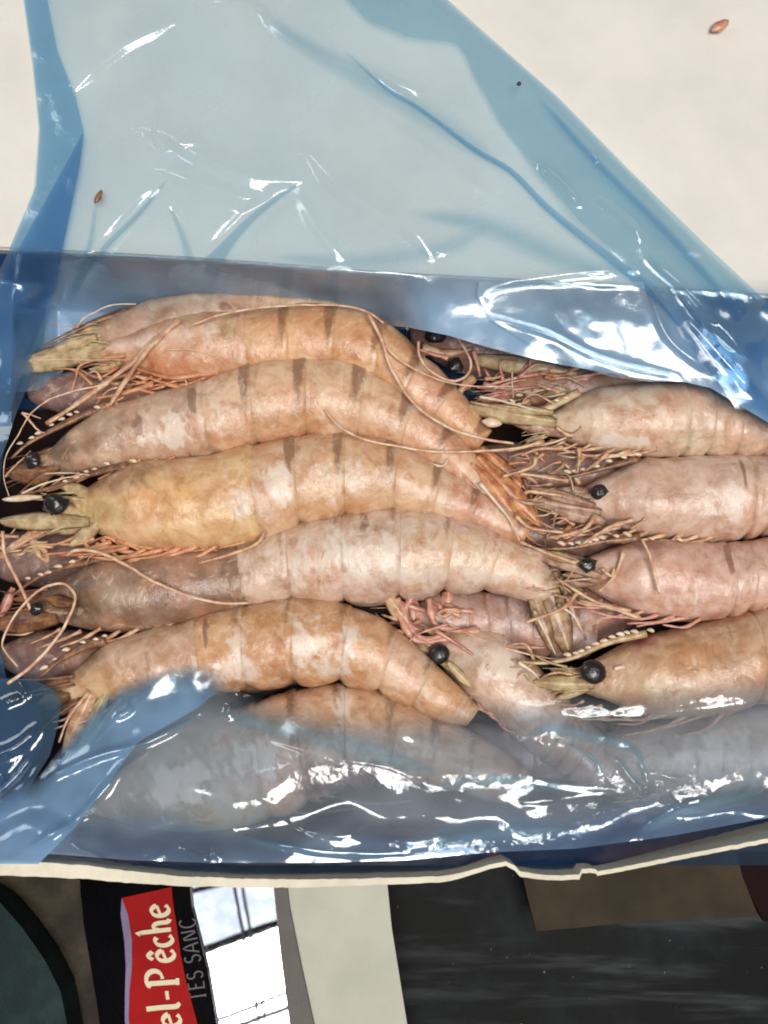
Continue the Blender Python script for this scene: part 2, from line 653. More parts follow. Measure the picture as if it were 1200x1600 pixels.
    # ---- appendages (all in photo pixels, at height z)
    def eye(s, x, y, r, z=None, stalk=None, rough=0.38):
        z = s.z + 30 if z is None else z
        r = r * 0.95
        c = P(x, y, z)
        bm_v, bm_f = [], []
        nu, nv = 14, 10
        for i in range(nv + 1):
            th = math.pi * i / nv
            for j in range(nu):
                ph = 2 * math.pi * j / nu
                d = np.array([math.sin(th) * math.cos(ph) * 1.08, math.sin(th) * math.sin(ph), math.cos(th) * 0.85])
                d *= 1 + rough * fbm(d, 1.5, s.seed + x)
                d[2] *= 0.7
                bm_v.append(c + d * r)
        for i in range(nv):
            for j in range(nu):
                k = (j + 1) % nu
                bm_f.append((i * nu + j, (i + 1) * nu + j, (i + 1) * nu + k, i * nu + k))
        e = mesh_obj('eye', np.array(bm_v) * S, bm_f, M_eye, s.root)
        if stalk:
            pts = catmull(np.array([c, P(stalk[0], stalk[1], z - r * 1.3)]) - np.array([0, 0, r * 0.5]), 5)
            v, f = tube_geo(pts, np.linspace(r * 0.7, r * 0.45, 5))
            mesh_obj('eye_stalk', v * S, f, M_scale, s.root)
        return e

    def feeler(s, pts, r=2.2, z=None, name='antenna', mat=None, tip=0.45, n=None):
        z = s.z + 50 if z is None else z
        q = catmull(pxline(pts, z), n or max(10, len(pts) * 7))
        # small kinks
        rr = 0.80 * np.linspace(r, r * tip, len(q))
        jr = np.random.RandomState(int(abs(pts[0][0] * 7 + pts[0][1])) % 9999)
        q = q + np.cumsum(jr.randn(len(q), 3) * 0.28, 0) * np.sin(np.linspace(0, math.pi, len(q)))[:, None]
        v, f = tube_geo(q, rr, 6)
        return mesh_obj(name, v * S, f, mat or M_feeler, s.root)

    def legs(s, lst, z=None, r=5.5, mat=None, name='leg', tip=0.35):
        z = s.z + 15 if z is None else z
        for pts in lst:
            q = catmull(pxline(pts, z), max(10, len(pts) * 6))
            t = np.linspace(0, 1, len(q))
            rr = r * 0.78 * (1 - (1 - tip) * t) * (1 + 0.18 * np.sin(t * 13 + pts[0][0]) + 0.1 * np.sin(t * 29))
            v, f = tube_geo(q, rr, 7, 0.7)
            mesh_obj(name, v * S, f, mat or M_leg, s.root)

    def rostrum(s, pts, z=None, r=9, teeth=(), tr=2.9, mat=None):
        z = s.z + 22 if z is None else z
        q = catmull(pxline(pts, z), 22)
        rr = np.linspace(r * 0.25, r, len(q))
        v, f = tube_geo(q, rr, 8, 0.6)
        ro = mesh_obj('rostrum', v * S, f, mat or M_horn, s.root)
        me = None
        for i, t in enumerate(teeth):
            x, y = t
            c = P(x, y - 1, z + 5)
            nx = teeth[i + 1] if i + 1 < len(teeth) else (2 * x - teeth[i - 1][0], 2 * y - teeth[i - 1][1])
            d = P(nx[0], nx[1], z + 5) - c
            d /= np.linalg.norm(d) + 1e-9
            nrm = np.array([-d[1], d[0], 0])
            if nrm[1] < 0:
                nrm = -nrm
            k = tr * (0.8 + 0.5 * random.random())
            a = c + d * k * 1.6
            b = c - d * k * 1.9 + nrm * k * 0.9
            q = catmull(np.array([a, (a + b) / 2 + nrm * k * 0.3, b]), 6)
            v, f = tube_geo(q, k * np.array([0.35, 0.85, 1.0, 0.85, 0.6, 0.15]), 6, 0.8)
            mesh_obj('rostrum_tooth', v * S, f, M_tooth, s.root)

    def blade(s, base, tip, w, z=None, dz=0, mat=None, name='antennal_scale', bend=0, ridge=0.25, th=1.6, tipw=0.35):
        z = s.z + 20 if z is None else z
        a, b = P(base[0], base[1], z), P(tip[0], tip[1], z + dz)
        d = b - a
        Ln = np.linalg.norm(d)
        d /= Ln
        side = np.cross(UPV, d)
        side /= np.linalg.norm(side)
        nrm = np.cross(d, side)
        n, m = 16, 9
        V = []
        for layer in (0, 1):
            for i in range(n):
                t = i / (n - 1)
                wid = w * (0.45 + 0.55 * math.sin(min(1, t * 1.5) * math.pi / 2)) * (1 - (1 - tipw) * max(0, t - 0.6) / 0.4 * (0.3 + 0.7 * max(0, t - 0.6) / 0.4))
                for j in range(m):
                    q = 2 * j / (m - 1) - 1
                    hgt = ridge * w * (1 - abs(q)) ** 1.2 - 0.25 * w * q * q + 0.06 * w * math.sin(q * 11 + t * 2)
                    e = (1 - q * q) * th
                    p = a + d * Ln * (t + 0.05 * (1 - q * q) * (t > 0.8)) + side * (q * wid + bend * math.sin(t * math.pi)) + nrm * (hgt + (e if layer == 0 else -e) - 0.10 * Ln * t * t)
                    V.append(p + UPV * 1.5 * fbm(p, 0.05, s.seed))
        f = []
        off = n * m
        for i in range(n - 1):
            for j in range(m - 1):
                q = (i * m + j, i * m + j + 1, (i + 1) * m + j + 1, (i + 1) * m + j)
                f.append(q)
                f.append(tuple(off + x for x in reversed(q)))
        for i in range(n - 1):
            for j in (0, m - 1):
                f.append((i * m + j, (i + 1) * m + j, off + (i + 1) * m + j, off + i * m + j))
        for j in range(m - 1):
            for i in (0, n - 1):
                f.append((i * m + j, i * m + j + 1, off + i * m + j + 1, off + i * m + j))
        return mesh_obj(name, np.array(V) * S, f, mat or M_scale, s.root)

    def auto_legs(s, us, length=46, z=None, mat=None, r=4.5, lean=1.0, name='leg'):
        z = s.z if z is None else z
        for k, u in enumerate(us):
            c, dv, t, R = s.at(u)
            a = c - dv * R * 0.86 + UPV * (z - s.z)
            q = [a, a - dv * length * 0.35 + t * length * 0.35 * lean, a - dv * length * 0.5 + t * length * (1.0 * lean)]
            q = catmull(np.array(q), 12)
            tt = np.linspace(0, 1, 12)
            v, f = tube_geo(q, r * (1 - 0.6 * tt), 6, 0.7)
            mesh_obj(name, v * S, f, mat or M_leg, s.root)


# ------------------------------------------------------------------ the carton
M_card = card_material('white_board', (222, 215, 205), 0.05, 0.62, 26)
M_cardedge = card_material('board_edge', (222, 212, 190), 0.06, 0.8, 300)
ZL = 118        # height of the rim and the opened flap
ZB = -130       # carton floor
carton = empty('carton', tuple(P(600, 800, ZB) * S), 'white board carton of prawns with its flap laid open', 'carton')


def box_from_quads(name, quads, mat, parent=None, smooth=False):
    V, F = [], []
    for q in quads:
        o = len(V)
        V += [np.array(p) * S for p in q]
        F.append(tuple(range(o, o + len(q))))
    return mesh_obj(name, V, F, mat, parent, smooth=smooth)


def slab(name, ring, h, mat, parent=None):
    """ring of world pixel-unit points (counterclockwise), thickened by h downward"""
    n = len(ring)
    r = [np.array(p, float) for p in ring]
    V = [p * S for p in r] + [(p - np.array([0, 0, h])) * S for p in r]
    F = [tuple(range(n)), tuple(reversed(range(n, 2 * n)))]
    for i in range(n):
        j = (i + 1) % n
        F.append((i, j, j + n, i + n))
    return mesh_obj(name, V, F, mat, parent, smooth=False)


rimL, rimR = P(-40, 388, ZL), P(1330, 468, ZL)
farL, farR = P(-260, -160, ZL + 10), P(1560, -160, ZL + 10)
# opened flap, slightly bowed sheet
n1, n2 = 28, 20
V, F = [], []
for layer in (0, -10):
    for i in range(n1):
        for j in range(n2):
            a, b = i / (n1 - 1), j / (n2 - 1)
            xa = -40 + 1370 * a
            rm = P(xa, np.interp(xa, [-40, 95, 300, 600, 1000, 1330], [384, 390, 401, 424, 446, 468]), ZL)
            p = rm * (1 - b) + (farL * (1 - a) + farR * a) * b
            p = p + UPV * (layer + 2.0 * math.sin(a * 5 + 1) * b + 3 * math.sin(b * 4))
            V.append(p * S)
for l in (0, 1):
    o = l * n1 * n2
    for i in range(n1 - 1):
        for j in range(n2 - 1):
            q = (o + i * n2 + j, o + (i + 1) * n2 + j, o + (i + 1) * n2 + j + 1, o + i * n2 + j + 1)
            F.append(q if l == 0 else tuple(reversed(q)))
mesh_obj('open_flap', V, F, M_card, carton)
slab('floor_panel', [P(-200, 1300, ZB), P(1500, 1300, ZB), P(1500, 380, ZB), P(-200, 380, ZB)], 8, M_card, carton)


def wall_between(name, a, b, ztop, zbot, th, nrm, mat=M_card):
    a, b = np.array(a, float), np.array(b, float)
    nrm = np.array(nrm, float)
    A, B = a.copy(), b.copy()
    A[2] = B[2] = ztop
    C, E = b.copy(), a.copy()
    C[2] = E[2] = zbot
    o = nrm * th
    box_from_quads(name, [(A, B, C, E), (A + o, E + o, C + o, B + o), (A, A + o, B + o, B), (A, E, E + o, A + o), (B, B + o, C + o, C)], mat, carton)


wall_between('rear_wall', P(-40, 380, ZL - 12), P(1330, 462, ZL - 12), ZL - 12, ZB, 10, (0, 1, 0))
wall_between('side_wall', P(-150, 391, ZL), P(-150, 1390, ZL), ZL - 14, ZB, 10, (-1, 0, 0))
wall_between('side_wall', P(1330, 471, ZL), P(1330, 1330, ZL), ZL - 14, ZB, 10, (1, 0, 0))
# front wall: wavy torn top edge seen from above
edge = [(-160, 1330, 26), (0, 1345, 27), (60, 1347, 27), (130, 1352, 25), (200, 1361, 22), (280, 1369, 18), (380, 1373, 16), (470, 1374, 15),
        (560, 1373, 13), (640, 1371, 12), (700, 1368, 11), (735, 1360, 9), (765, 1351, 8), (790, 1346, 8), (804, 1352, 9), (812, 1361, 10),
        (845, 1367, 9), (880, 1368, 9), (905, 1366, 9), (909, 1358, 8), (920, 1357, 8), (931, 1358, 8), (934, 1362, 8), (980, 1353, 8), (1080, 1333, 8), (1200, 1310, 8), (1330, 1284, 8)]
ex = np.array(edge, float)
xx = np.unique(np.concatenate([np.linspace(-160, 1330, 160), ex[:, 0]]))
yt = np.interp(xx, ex[:, 0], ex[:, 1]); wd = np.interp(xx, ex[:, 0], ex[:, 2])
rng = np.random.RandomState(3)
yt = yt + rng.randn(len(xx)) * 0.35
zt = ZL - 6 + 3 * np.sin(xx / 90.0)
inn, oun = PM(xx, yt, zt), PM(xx, yt + wd * 0.85, zt - 1)
ilow, olow = inn.copy(), oun.copy()
ilow[:, 2] = ZB * S; olow[:, 2] = ZB * S
ilow[:, 1] -= 6 * S * 0; olow[:, 1] += 10 * S
n = len(xx)
V = np.vstack([ilow, inn, oun, olow])
F = []
for r in range(3):
    for i in range(n - 1):
        F.append((r * n + i, r * n + i + 1, (r + 1) * n + i + 1, (r + 1) * n + i))
mesh_obj('front_wall', V, F, M_cardedge, carton, smooth=False)

# ------------------------------------------------------------------ things under and before the carton
M_dark = card_material('dark_floor', (34, 34, 36), 0.25, 0.45, 25, 0.35)


def dark_floor_material():
    m, nt, bs, out = newmat('dark_slab')
    geo = nd(nt, 'ShaderNodeNewGeometry').outputs['Position']
    mp = nd(nt, 'ShaderNodeMapping')
    mp.inputs['Rotation'].default_value = (0, 0, math.radians(-27))
    mp.inputs['Scale'].default_value = (1, 9, 1)
    nt.links.new(geo, mp.inputs[0])
    n1 = noise_node(nt, mp.outputs[0], 9, 5, 0.6, 0.3)
    n2 = noise_node(nt, geo, 30, 5, 0.65)
    n3 = noise_node(nt, geo, 420, 2, 0.5)
    c = mixc(nt, ramp(nt, n1, 0.5, 0.8), lin(16, 17, 17), lin(74, 78, 78))
    c = mixc(nt, mth(nt, 'MULTIPLY', ramp(nt, n2, 0.45, 0.75), 0.4), c, lin(44, 50, 54))
    c = mixc(nt, mth(nt, 'MULTIPLY', ramp(nt, n3, 0.74, 0.80), 0.7), c, lin(150, 150, 150))
    nt.links.new(c, bs.inputs['Base Color'])
    bs.inputs['Roughness'].default_value = 0.55
    bs.inputs['Specular IOR Level'].default_value = 0.08
    nt.links.new(bump(nt, n2, 0.2, 0.002), bs.inputs['Normal'])
    return m


M_slab = dark_floor_material()
gz = -560
ground = mesh_obj('ground', [p * S for p in (P(-4000, 3200, gz), P(5200, 3200, gz), P(5200, -3000, gz), P(-4000, -3000, gz))], [(0, 1, 2, 3)], M_slab, smooth=False)
ground['kind'] = 'structure'


def flat_thing(name, label, cat, ring_px, z, h, mat, parent=None):
    ring = [P(x, y, z) for x, y in ring_px]
    # ensure upward winding
    ar = sum(ring[i][0] * ring[(i + 1) % len(ring)][1] - ring[(i + 1) % len(ring)][0] * ring[i][1] for i in range(len(ring)))
    if ar < 0:
        ring = ring[::-1]
    o = slab(name, ring, h, mat, parent)
    if parent is None:
        child_empty_tag(o, label, cat)
    return o


M_teal = card_material('teal_bag', (36, 56, 54), 0.25, 0.5, 60, 0.15)
M_brownstrip = card_material('brown_wrap', (74, 64, 50), 0.35, 0.5, 50, 0.15)
M_blackpack = card_material('black_wrap', (8, 7, 10), 0.2, 0.3, 60, 0.015)
M_red = card_material('red_print', (158, 28, 28), 0.10, 0.4, 60, 0.03)
M_violet = card_material('violet_trim', (120, 108, 138), 0.1, 0.4, 60)
M_lett = card_material('cream_lettering', (222, 206, 172), 0.05, 0.5, 60)
M_lettg = card_material('grey_lettering', (96, 88, 92), 0.05, 0.5, 60)
M_olive = card_material('olive_board', (70, 61, 47), 0.18, 0.7, 40, 0.1)
M_maroon = card_material('maroon_board', (34, 20, 20), 0.2, 0.7, 40, 0.05)
M_cream = card_material('cream_board', (186, 185, 168), 0.09, 0.55, 22)
M_frame = card_material('greybrown_metal', (92, 84, 78), 0.1, 0.45, 60)

# teal sack with a curved edge
flat_thing('sack', 'dark teal sack with a rounded edge at the corner before the carton', 'sack',
           [(-160, 1370), (-60, 1372), (0, 1410), (35, 1450), (70, 1500), (95, 1550), (112, 1640), (112, 1760), (-160, 1760)], -330, 70, M_teal)
flat_thing('crate_edge', 'brownish grey crate edge between the teal sack and the black package', 'crate',
           [(-160, 1330), (122, 1330), (126, 1400), (150, 1500), (168, 1640), (175, 1760), (-160, 1760)], -410, 70, M_brownstrip)
pack = empty('package', tuple(P(250, 1500, -300) * S), 'black plastic food package with a red label in cream script', 'package')
flat_thing('wrapper', None, None, [(122, 1330), (292, 1330), (300, 1420), (325, 1520), (345, 1640), (350, 1760), (180, 1760), (150, 1560), (130, 1440)], -300, 60, M_blackpack, pack)
lab_l = [(190, 1403), (200, 1430), (206, 1470), (206, 1510), (202, 1550), (201, 1590), (206, 1640), (212, 1700)]
lab_r = [(330, 1700), (318, 1640), (306, 1590), (292, 1540), (282, 1490), (275, 1440), (270, 1410), (268, 1386)]
flat_thing('red_label', None, None, lab_l + lab_r, -296, 2, M_red, pack)
flat_thing('label_trim', None, None, lab_l + [(x - 9 - 3 * math.sin(i), y) for i, (x, y) in reversed(list(enumerate(lab_l)))][:-1], -295, 2, M_violet, pack)


def pen_letters(name, text, org, size, z, mat, parent, ang_px, pen=0.16, flat=0.45, space=0.12, sx=1.0):
    """calligraphic letters: strokes of a broad pen. org = photo pixel of the baseline start, ang_px = reading direction"""
    A = lambda cx, cy, rx, ry, a0, a1, n=14: [(cx + rx * math.cos(math.radians(a0 + (a1 - a0) * i / n)), cy + ry * math.sin(math.radians(a0 + (a1 - a0) * i / n))) for i in range(n + 1)]
    G = {
        'e': (0.52, [[(0.08, 0.25), (0.46, 0.34)], A(0.27, 0.25, 0.21, 0.26, 20, 320)]),
        'l': (0.26, [[(0.10, 0.98), (0.12, 0.5), (0.12, 0.12), (0.17, 0.0), (0.25, 0.03)]]),
        '-': (0.40, [[(0.04, 0.32), (0.32, 0.34)]]),
        'P': (0.62, [[(0.13, -0.02), (0.13, 0.92)], [(0.02, 0.80), (0.13, 0.92)] + A(0.28, 0.68, 0.25, 0.24, 80, -95), [(0.03, -0.01), (0.25, -0.01)]]),
        '^': (0.0, [[(-0.42, 0.64), (-0.27, 0.78), (-0.12, 0.63)]]),
        'c': (0.46, [A(0.26, 0.25, 0.20, 0.26, 50, 318)]),
        'h': (0.54, [[(0.04, 0.92), (0.11, 0.98), (0.11, 0.0)], [(0.11, 0.30), (0.22, 0.50), (0.36, 0.46), (0.40, 0.3), (0.40, 0.08), (0.50, 0.0)]]),
        'T': (0.56, [[(0.27, 0), (0.27, 0.9)], [(0.04, 0.9), (0.5, 0.9)], [(0.18, 0), (0.36, 0)]]),
        'E': (0.52, [[(0.1, 0), (0.1, 0.9)], [(0.03, 0.9), (0.44, 0.9)], [(0.1, 0.47), (0.36, 0.47)], [(0.03, 0), (0.46, 0)]]),
        'S': (0.50, [A(0.25, 0.68, 0.17, 0.22, 40, 260, 9) + A(0.25, 0.23, 0.19, 0.24, 80, -150, 11)]),
        'A': (0.64, [[(0.04, 0), (0.30, 0.92), (0.58, 0)], [(0.15, 0.33), (0.46, 0.33)]]),
        'N': (0.64, [[(0.1, 0), (0.1, 0.9), (0.52, 0), (0.52, 0.9)]]),
        'C': (0.60, [A(0.33, 0.45, 0.26, 0.46, 45, 315)]),
        ' ': (0.3, []),
    }
    d = np.array([math.cos(math.radians(ang_px)), -math.sin(math.radians(ang_px))])   # photo px direction of reading
    u = np.array([-d[1], d[0]]) * -1.0                                              # letter up
    V, F = [], []
    x = 0.0
    for ch in text:
        w, strokes = G[ch]
        for st in strokes:
            q = catmull(np.array([(a, b) for a, b in st], float), max(8, len(st) * 3))
            tn = np.gradient(q, axis=0)
            tn /= np.linalg.norm(tn, axis=1)[:, None] + 1e-9
            o = len(V)
            for i in range(len(q)):
                nx, ny = -tn[i][1], tn[i][0]
                thick = pen * (flat + (1 - flat) * abs(nx * math.cos(math.radians(20)) + ny * math.sin(math.radians(20)))) / 2
                for sg in (-1, 1):
                    gx, gy = (x + q[i][0] + sg * nx * thick) * sx, q[i][1] + sg * ny * thick
                    px = org[0] + (d[0] * gx + -u[0] * -gy) * size if False else org[0] + (d[0] * gx + u[0] * gy) * size
                    py = org[1] + (d[1] * gx + u[1] * gy) * size
                    V.append(P(px, py, z + 0.35 * len(F) / 30) * S)
            for i in range(len(q) - 1):
                F.append((o + 2 * i, o + 2 * i + 1, o + 2 * i + 3, o + 2 * i + 2))
        x += w + (space if w else 0) * 0.5
    return mesh_obj(name, V, F, mat, parent, smooth=False)


# reading direction runs up the photo: angle 84 deg, letter tops point to the left
pen_letters('lettering', 'el-P', (282, 1606), 52, -294.4, M_lett, pack, 94, pen=0.17, sx=0.93)
pen_letters('lettering', 'e^che', (273, 1502), 52, -294.4, M_lett, pack, 97, pen=0.17, sx=0.80)
pen_letters('small_lettering', 'TES SANC', (322, 1562), 27, -298.4, M_lettg, pack, 98, pen=0.09, flat=0.7, space=0.16)

# glossy foil pack that mirrors the skylight
zc = -330
Mc = P(378, 1490, zc) * S
tocam = CAM * S - Mc
tocam /= np.linalg.norm(tocam)
towin = WIN_C - Mc
towin /= np.linalg.norm(towin)
mn = tocam + towin
mn /= np.linalg.norm(mn)


def on_plane(px, py, off=0.0):
    r = ray(px, py)
    r = r / np.linalg.norm(r)
    t = ((Mc + mn * off - CAM * S) @ mn) / (r @ mn)
    return CAM * S + r * t, r


def foil_material():
    m, nt, bs, out = newmat('gloss_foil')
    geo = nd(nt, 'ShaderNodeNewGeometry').outputs['Position']
    bs.inputs['Base Color'].default_value = (0.86, 0.88, 0.93, 1)
    bs.inputs['Metallic'].default_value = 1
    bs.inputs['Roughness'].default_value = 0.015
    nt.links.new(bump(nt, noise_node(nt, geo, 55, 2, 0.5), 0.05, 0.00015), bs.inputs['Normal'])
    return m


M_foil = foil_material()
ring = [on_plane(x, y)[0] for x, y in [(280, 1340), (428, 1340), (436, 1400), (452, 1480), (476, 1640), (494, 1760), (372, 1760), (343, 1640), (322, 1540), (300, 1440), (287, 1385)]][::-1]
Vf = [p for p in ring] + [p - mn * 0.012 for p in ring]
nf = len(ring)
Ff = [tuple(range(nf)), tuple(reversed(range(nf, 2 * nf)))] + [(i, i + nf, (i + 1) % nf + nf, (i + 1) % nf) for i in range(nf)]
foil = mesh_obj('mirror_pack', Vf, Ff, M_foil, smooth=False)
child_empty_tag(foil, 'glossy silver strip mirroring a bright window with dark bars', 'foil pack')
flat_thing('frame_rail', 'narrow grey brown rail between the mirroring strip and the cream board', 'rail',
           [(422, 1330), (442, 1330), (452, 1420), (470, 1510), (498, 1640), (515, 1760), (470, 1760), (458, 1640), (440, 1500)], -318, 60, M_frame)
flat_thing('board', 'pale cream board lying flat before the carton', 'board',
           [(436, 1330), (600, 1330), (612, 1450), (636, 1600), (660, 1760), (500, 1760), (474, 1560), (446, 1430)], -335, 25, M_cream)
flat_thing('board', 'olive brown cardboard sheet on the dark slab near the carton front', 'cardboard',
           [(800, 1300), (1140, 1290), (1160, 1370), (1185, 1432), (1100, 1433), (980, 1441), (900, 1450), (838, 1455), (824, 1400)], -470, 15, M_olive)
flat_thing('board', 'dark maroon cardboard sheet at the edge of the dark slab', 'cardboard',
           [(1120, 1290), (1400, 1260), (1400, 1440), (1195, 1440), (1172, 1400)], -490, 15, M_maroon)

# bars of the skylight, found by sending the photo's lines off the mirror to the window plane
sky = empty('skylight_frame', tuple(WIN_C), 'dark window bars seen only mirrored in the silver strip', 'window frame')
M_bar = card_material('bar_iron', (58, 54, 78), 0.05, 0.6, 10)


def mirrored(px, py, back=0.02):
    p, r = on_plane(px, py)
    d = r - 2 * (r @ mn) * mn
    pl = WIN_C + win_n * back
    t = ((pl - p) @ win_n) / (d @ win_n)
    return p + d * t


def bar(a, b, w_px, ext=3.0, back=0.02):
    A, B = mirrored(*a, back), mirrored(*b, back)
    mid, dr = (A + B) / 2, (B - A) / 2
    scale = np.linalg.norm(B - A) / math.dist(a, b)
    q = np.array([mid - dr * ext, mid + dr * ext])
    pts = catmull(q, 2) if False else q
    d = dr / np.linalg.norm(dr)
    sd = np.cross(d, win_n)
    w = w_px * scale / 2
    V = []
    for p in pts:
        for s1, s2 in ((-1, -1), (1, -1), (1, 1), (-1, 1)):
            V.append(p + sd * w * s1 + win_n * 0.006 * s2)
    F = [(0, 1, 2, 3), (7, 6, 5, 4)] + [(i, i + 4, (i + 1) % 4 + 4, (i + 1) % 4) for i in range(4)]
    mesh_obj('bar', V, F, M_bar, sky, smooth=False)


m_fp, nt_, bs_, out_ = newmat('dimmer_glass')  # filter added before the lamp to dim the frosted upper pane in the mirror
nt_.nodes.remove(bs_)
tr_ = nd(nt_, 'ShaderNodeBsdfTransparent')
g_ = nd(nt_, 'ShaderNodeNewGeometry').outputs['Position']
nt_.links.new(mixc(nt_, ramp(nt_, noise_node(nt_, g_, 22, 4, 0.6), 0.35, 0.65), (0.050, 0.056, 0.066), (0.072, 0.077, 0.084)), tr_.inputs[0])
nt_.links.new(tr_.outputs[0], out_.inputs[0])
mesh_obj('dimmer_pane', [mirrored(*q, 0.03) for q in ((260, 1330), (300, 1495), (450, 1440), (440, 1330))], [(0, 1, 2, 3)], m_fp, sky, smooth=False)
bar((315, 1487), (435, 1443), 13, 4)
bar((350, 1591), (458, 1546), 7.0, 4, 0.05)
bar((380, 1600), (462, 1570), 9, 4, 0.08)
bar((290, 1395), (345, 1382), 8, 8, 0.11)
bar((366, 1385), (404, 1590), 6, 5, 0.14)
bar((378, 1380), (414, 1590), 5, 5, 0.17)

# ------------------------------------------------------------------ prawns
W = 'w'
# lower layer, mauve and dark, seen in the gaps
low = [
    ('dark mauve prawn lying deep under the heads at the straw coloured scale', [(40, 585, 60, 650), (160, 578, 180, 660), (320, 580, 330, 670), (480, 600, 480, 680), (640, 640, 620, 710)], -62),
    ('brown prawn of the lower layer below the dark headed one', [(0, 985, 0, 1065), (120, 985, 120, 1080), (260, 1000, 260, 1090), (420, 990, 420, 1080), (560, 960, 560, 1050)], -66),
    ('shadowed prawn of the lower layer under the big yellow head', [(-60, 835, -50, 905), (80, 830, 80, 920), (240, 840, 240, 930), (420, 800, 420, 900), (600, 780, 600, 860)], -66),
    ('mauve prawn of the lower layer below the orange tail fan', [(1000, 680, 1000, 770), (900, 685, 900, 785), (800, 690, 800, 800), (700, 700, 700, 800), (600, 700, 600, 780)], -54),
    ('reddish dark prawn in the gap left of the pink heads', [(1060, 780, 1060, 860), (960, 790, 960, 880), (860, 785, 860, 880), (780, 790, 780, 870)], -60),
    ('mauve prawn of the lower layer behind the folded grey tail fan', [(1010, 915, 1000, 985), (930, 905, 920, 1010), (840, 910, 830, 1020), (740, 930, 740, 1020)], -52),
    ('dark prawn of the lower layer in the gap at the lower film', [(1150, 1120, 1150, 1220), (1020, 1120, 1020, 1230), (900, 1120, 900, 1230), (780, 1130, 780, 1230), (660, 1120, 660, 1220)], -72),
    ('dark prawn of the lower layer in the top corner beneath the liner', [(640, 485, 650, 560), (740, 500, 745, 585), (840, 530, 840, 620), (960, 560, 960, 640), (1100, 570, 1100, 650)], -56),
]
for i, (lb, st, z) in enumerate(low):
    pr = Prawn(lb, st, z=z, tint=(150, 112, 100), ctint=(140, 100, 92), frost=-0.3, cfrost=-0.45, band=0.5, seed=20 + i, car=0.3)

# ---- left column, heads to the left
p = Prawn('grey tan prawn furthest back, half hidden behind the first orange one',
          [(128, 500, 150, 560), (220, 470, 235, 555), (330, 456, 340, 540), (440, 452, 445, 530), (530, 464, 530, 540), (610, 505, 585, 570), (660, 560, 630, 610)],
          z=-14, car=0.48, tint=(196, 158, 124), ctint=(178, 150, 126), frost=-0.1, band=0.5, seed=1.3, patches=[(352, 478, 16, 8, 20, 'b', 1.0), (200, 500, 60, 20, -15, (170, 146, 126), 0.6)])
p.head(M_scale,M_legpink)
p.feeler([(120, 512, 10), (130, 498, 30), (150, 486, 40), (175, 477, 44), (213, 475, 30)], 2.6, mat=M_tooth)
p.rostrum([(70, 540), (110, 520), (160, 498), (220, 480)], z=0, r=8)

p = Prawn('orange striped prawn with a straw coloured scale pointing at the liner corner',
          [(150, 525, 165, 582), (235, 506, 250, 600), (340, 488, 350, 604), (440, 478, 440, 600), (530, 477, 520, 596), (600, 500, 572, 610), (655, 545, 610, 640), (715, 605, 668, 668), (765, 668, 735, 706)],
          z=0, car=0.36, tint=(214, 152, 92), ctint=(206, 150, 106), frost=0.06, cfrost=-0.1, band=0.9, seed=2.1, bandw=0.14,
          patches=[(250, 530, 90, 16, -8, (216, 176, 152), 0.9), (330, 525, 26, 20, 0, W, 0.7), (360, 515, 16, 22, 0, (176, 146, 84), 0.6),
                   (260, 580, 90, 26, 0, (206, 116, 62), 0.8), (680, 610, 50, 40, 40, (214, 156, 118), 0.9), (640, 590, 60, 50, 40, (216, 160, 116), 0.6)])
p.head(M_scale,M_leg)
p.blade((165, 545), (20, 566), 22, z=8, mat=M_scale, tipw=0.5)
p.blade((150, 525), (75, 548), 14, z=10, mat=M_scale)
p.feeler([(50, 563, 40), (120, 561, 44), (205, 562, 40)], 1.8)
p.feeler([(258, 546, 48), (300, 546, 52), (330, 552, 52), (350, 566, 46), (358, 578, 38)], 2.0)
p.feeler([(170, 600, 40), (120, 610, 44), (78, 624, 44), (50, 645, 40), (28, 680, 36), (10, 710, 34), (6, 745, 34), (14, 775, 34)], 2.0)
p.feeler([(35, 645, 30), (60, 672, 34), (70, 677, 34)], 3.0)
p.feeler([(35, 645, 32), (64, 654, 34)], 2.0)
p.feeler([(300, 508, 60), (350, 490, 66), (420, 480, 66), (520, 477, 50), (570, 486, 50), (600, 505, 50)], 2.2, tip=0.8)
p.feeler([(575, 490, 58), (596, 530, 58), (612, 575, 58), (650, 632, 58), (700, 668, 56), (755, 686, 50), (802, 693, 40)], 3.6, tip=0.7)
p.feeler([(598, 536, 56), (625, 563, 56), (675, 589, 56), (730, 602, 46), (810, 604, 30)], 2.6)
p.legs([[(245, 528), (215, 560), (160, 602), (110, 638), (72, 662)]], z=38, r=8, mat=M_legpale, tip=0.6)
p.legs([[(280, 500), (232, 545), (200, 590), (172, 632)]], z=44, r=8, mat=M_legpale, tip=0.5)
p.legs([[(195, 555), (130, 568), (118, 592), (112, 612)], [(190, 640), (178, 628), (172, 634)], [(166, 634), (194, 620)]], z=30, r=5, mat=M_leg)
p.legs([[(340, 580), (270, 590), (210, 575)], [(350, 596), (290, 606), (230, 590)], [(330, 600), (270, 618), (215, 608)], [(300, 570), (240, 572), (190, 566)],
        [(360, 590), (320, 612), (250, 622)], [(240, 600), (190, 615), (150, 622)]], z=22, r=7, mat=M_leg)
p.legs([[(560, 590), (585, 596), (612, 606)]], z=20, r=5)

